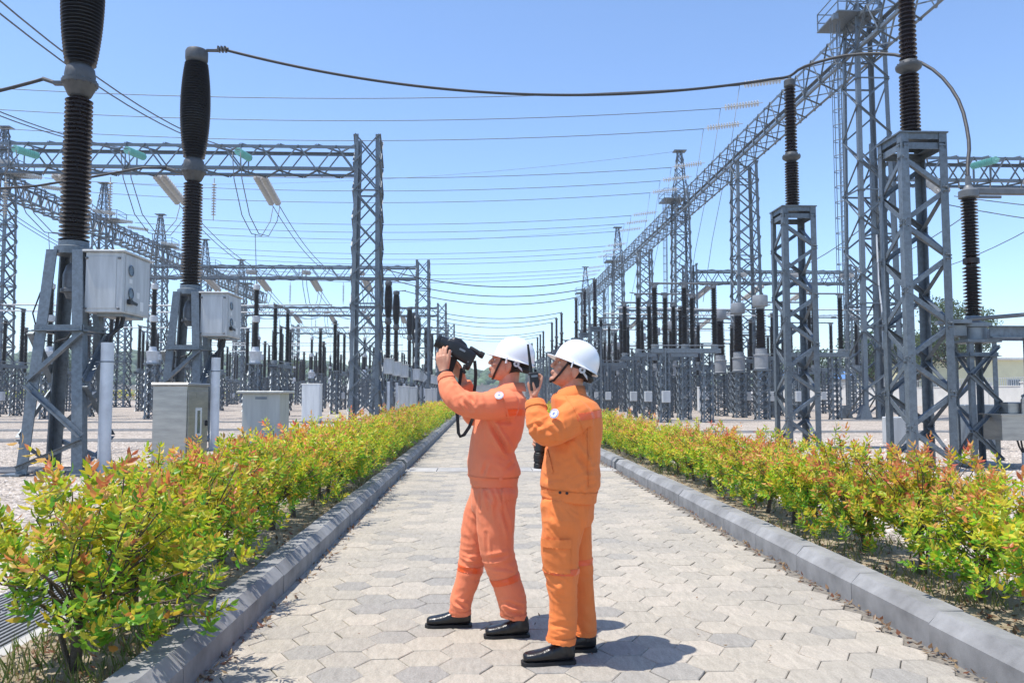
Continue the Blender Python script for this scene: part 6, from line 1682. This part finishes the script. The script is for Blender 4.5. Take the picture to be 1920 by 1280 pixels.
b = MB()
for px in (1050, 1063): b.lathe([(.008, -.004), (.008, .003), (0, .004)], 10, Bq(px, 923 + (px - 1050) * .1, -.222) - og2, Matrix.Rotation(R(90), 3, 'X'))
b.build('button', MT['strap'], jk2)
wd = V((0, 0, 1)); q = (Bq(1002.5, 745, -.155) - Bq(1004, 757, -.16)).normalized().to_track_quat('Z', 'Y').to_matrix()
b = MB(); b.lathe([(.028, -.004), (.032, -.004), (.032, .004), (.028, .004)], 20, Bq(1003, 748.5, -.156) - og2, q, cap=False); b.build('wrist_band', MT['cable'], man2, 40)
shoe(man2, V((at(1079, 1231, 4.50).x, 4.50, 0)), V((at(977, 1231, 4.50).x, 4.48, 0)), og2, None)
shoe(man2, V((at(1119, 1209, 4.70).x, 4.70, 0)), V((at(1030, 1209, 4.70).x, 4.70, 0)), og2, None)
# radio
rp = Bq(1001.5, 715, -.165)
rd = thing('handheld_radio', 'small black two way radio with antenna in the second man\'s raised hand', 'radio', rp)
rd.rotation_euler = (0, R(-6), R(12))
b = MB(); b.box((0, 0, 0), (.052, .034, .105), bev=.006); b.build('case', MT['black_plastic'], rd)
b = MB(); b.tube([(-.012, 0, .052), (-.012, 0, .09), (-.014, 0, .21)], [.010, .009, .0055], 10); b.build('antenna', MT['black_rubber'], rd, 60)
b = MB(); b.lathe([(.007, 0), (.007, .014), (0, .015)], 10, (.014, 0, .052)); b.build('knob', MT['black_rubber'], rd, 40)
b = MB(); b.box((-.0275, 0, .015), (.002, .022, .045)); b.box((0, -.0185, .03), (.036, .003, .012)); b.build('speaker_grille', MT['steel_dark'], rd)
# black lens in his lowered hand
lp = Bq(1012, 853, .045)
ln = thing('camera_lens', 'black lens barrel hanging from the second man\'s hidden hand below his elbow', 'camera lens', lp)
ln.rotation_euler = (0, R(4), 0)
b = MB(); b.lathe([(.020, -.078), (.031, -.076), (.031, -.050), (.028, -.047), (.028, -.042), (.033, -.038), (.034, .012), (.030, .016), (.030, .022), (.035, .026), (.035, .07), (.028, .078), (0, .078)], 22); b.build('barrel', MT['black_plastic'], ln, 35)
b = MB(); b.lathe([(.0345, -.02), (.036, -.018), (.036, .0), (.0345, .002)], 22, cap=False); b.build('focus_ring', MT['black_rubber'], ln, 35)
b = MB(); b.lathe([(0, -.0745), (.012, -.0735), (.0205, -.071)], 18, cap=False); b.build('front_glass', MT['lens_glass'], ln, 180)

# ---------------------------------------------------------------- hot weather haze over the whole yard
hz = MB(); hz.box((0, 290, 15.6), (1300, 720, 33.6))
hm = bpy.data.materials.new('haze'); hm.use_nodes = True
_n = hm.node_tree.nodes; _n.remove(_n['Principled BSDF'])
pv = _n.new('ShaderNodeVolumePrincipled'); pv.inputs['Color'].default_value = (0.86, 0.92, 1.0, 1); pv.inputs['Density'].default_value = 0.0006; pv.inputs['Anisotropy'].default_value = 0.2
hm.node_tree.links.new(pv.outputs[0], _n['Material Output'].inputs['Volume'])
hz.build('haze', hm, kind='stuff')
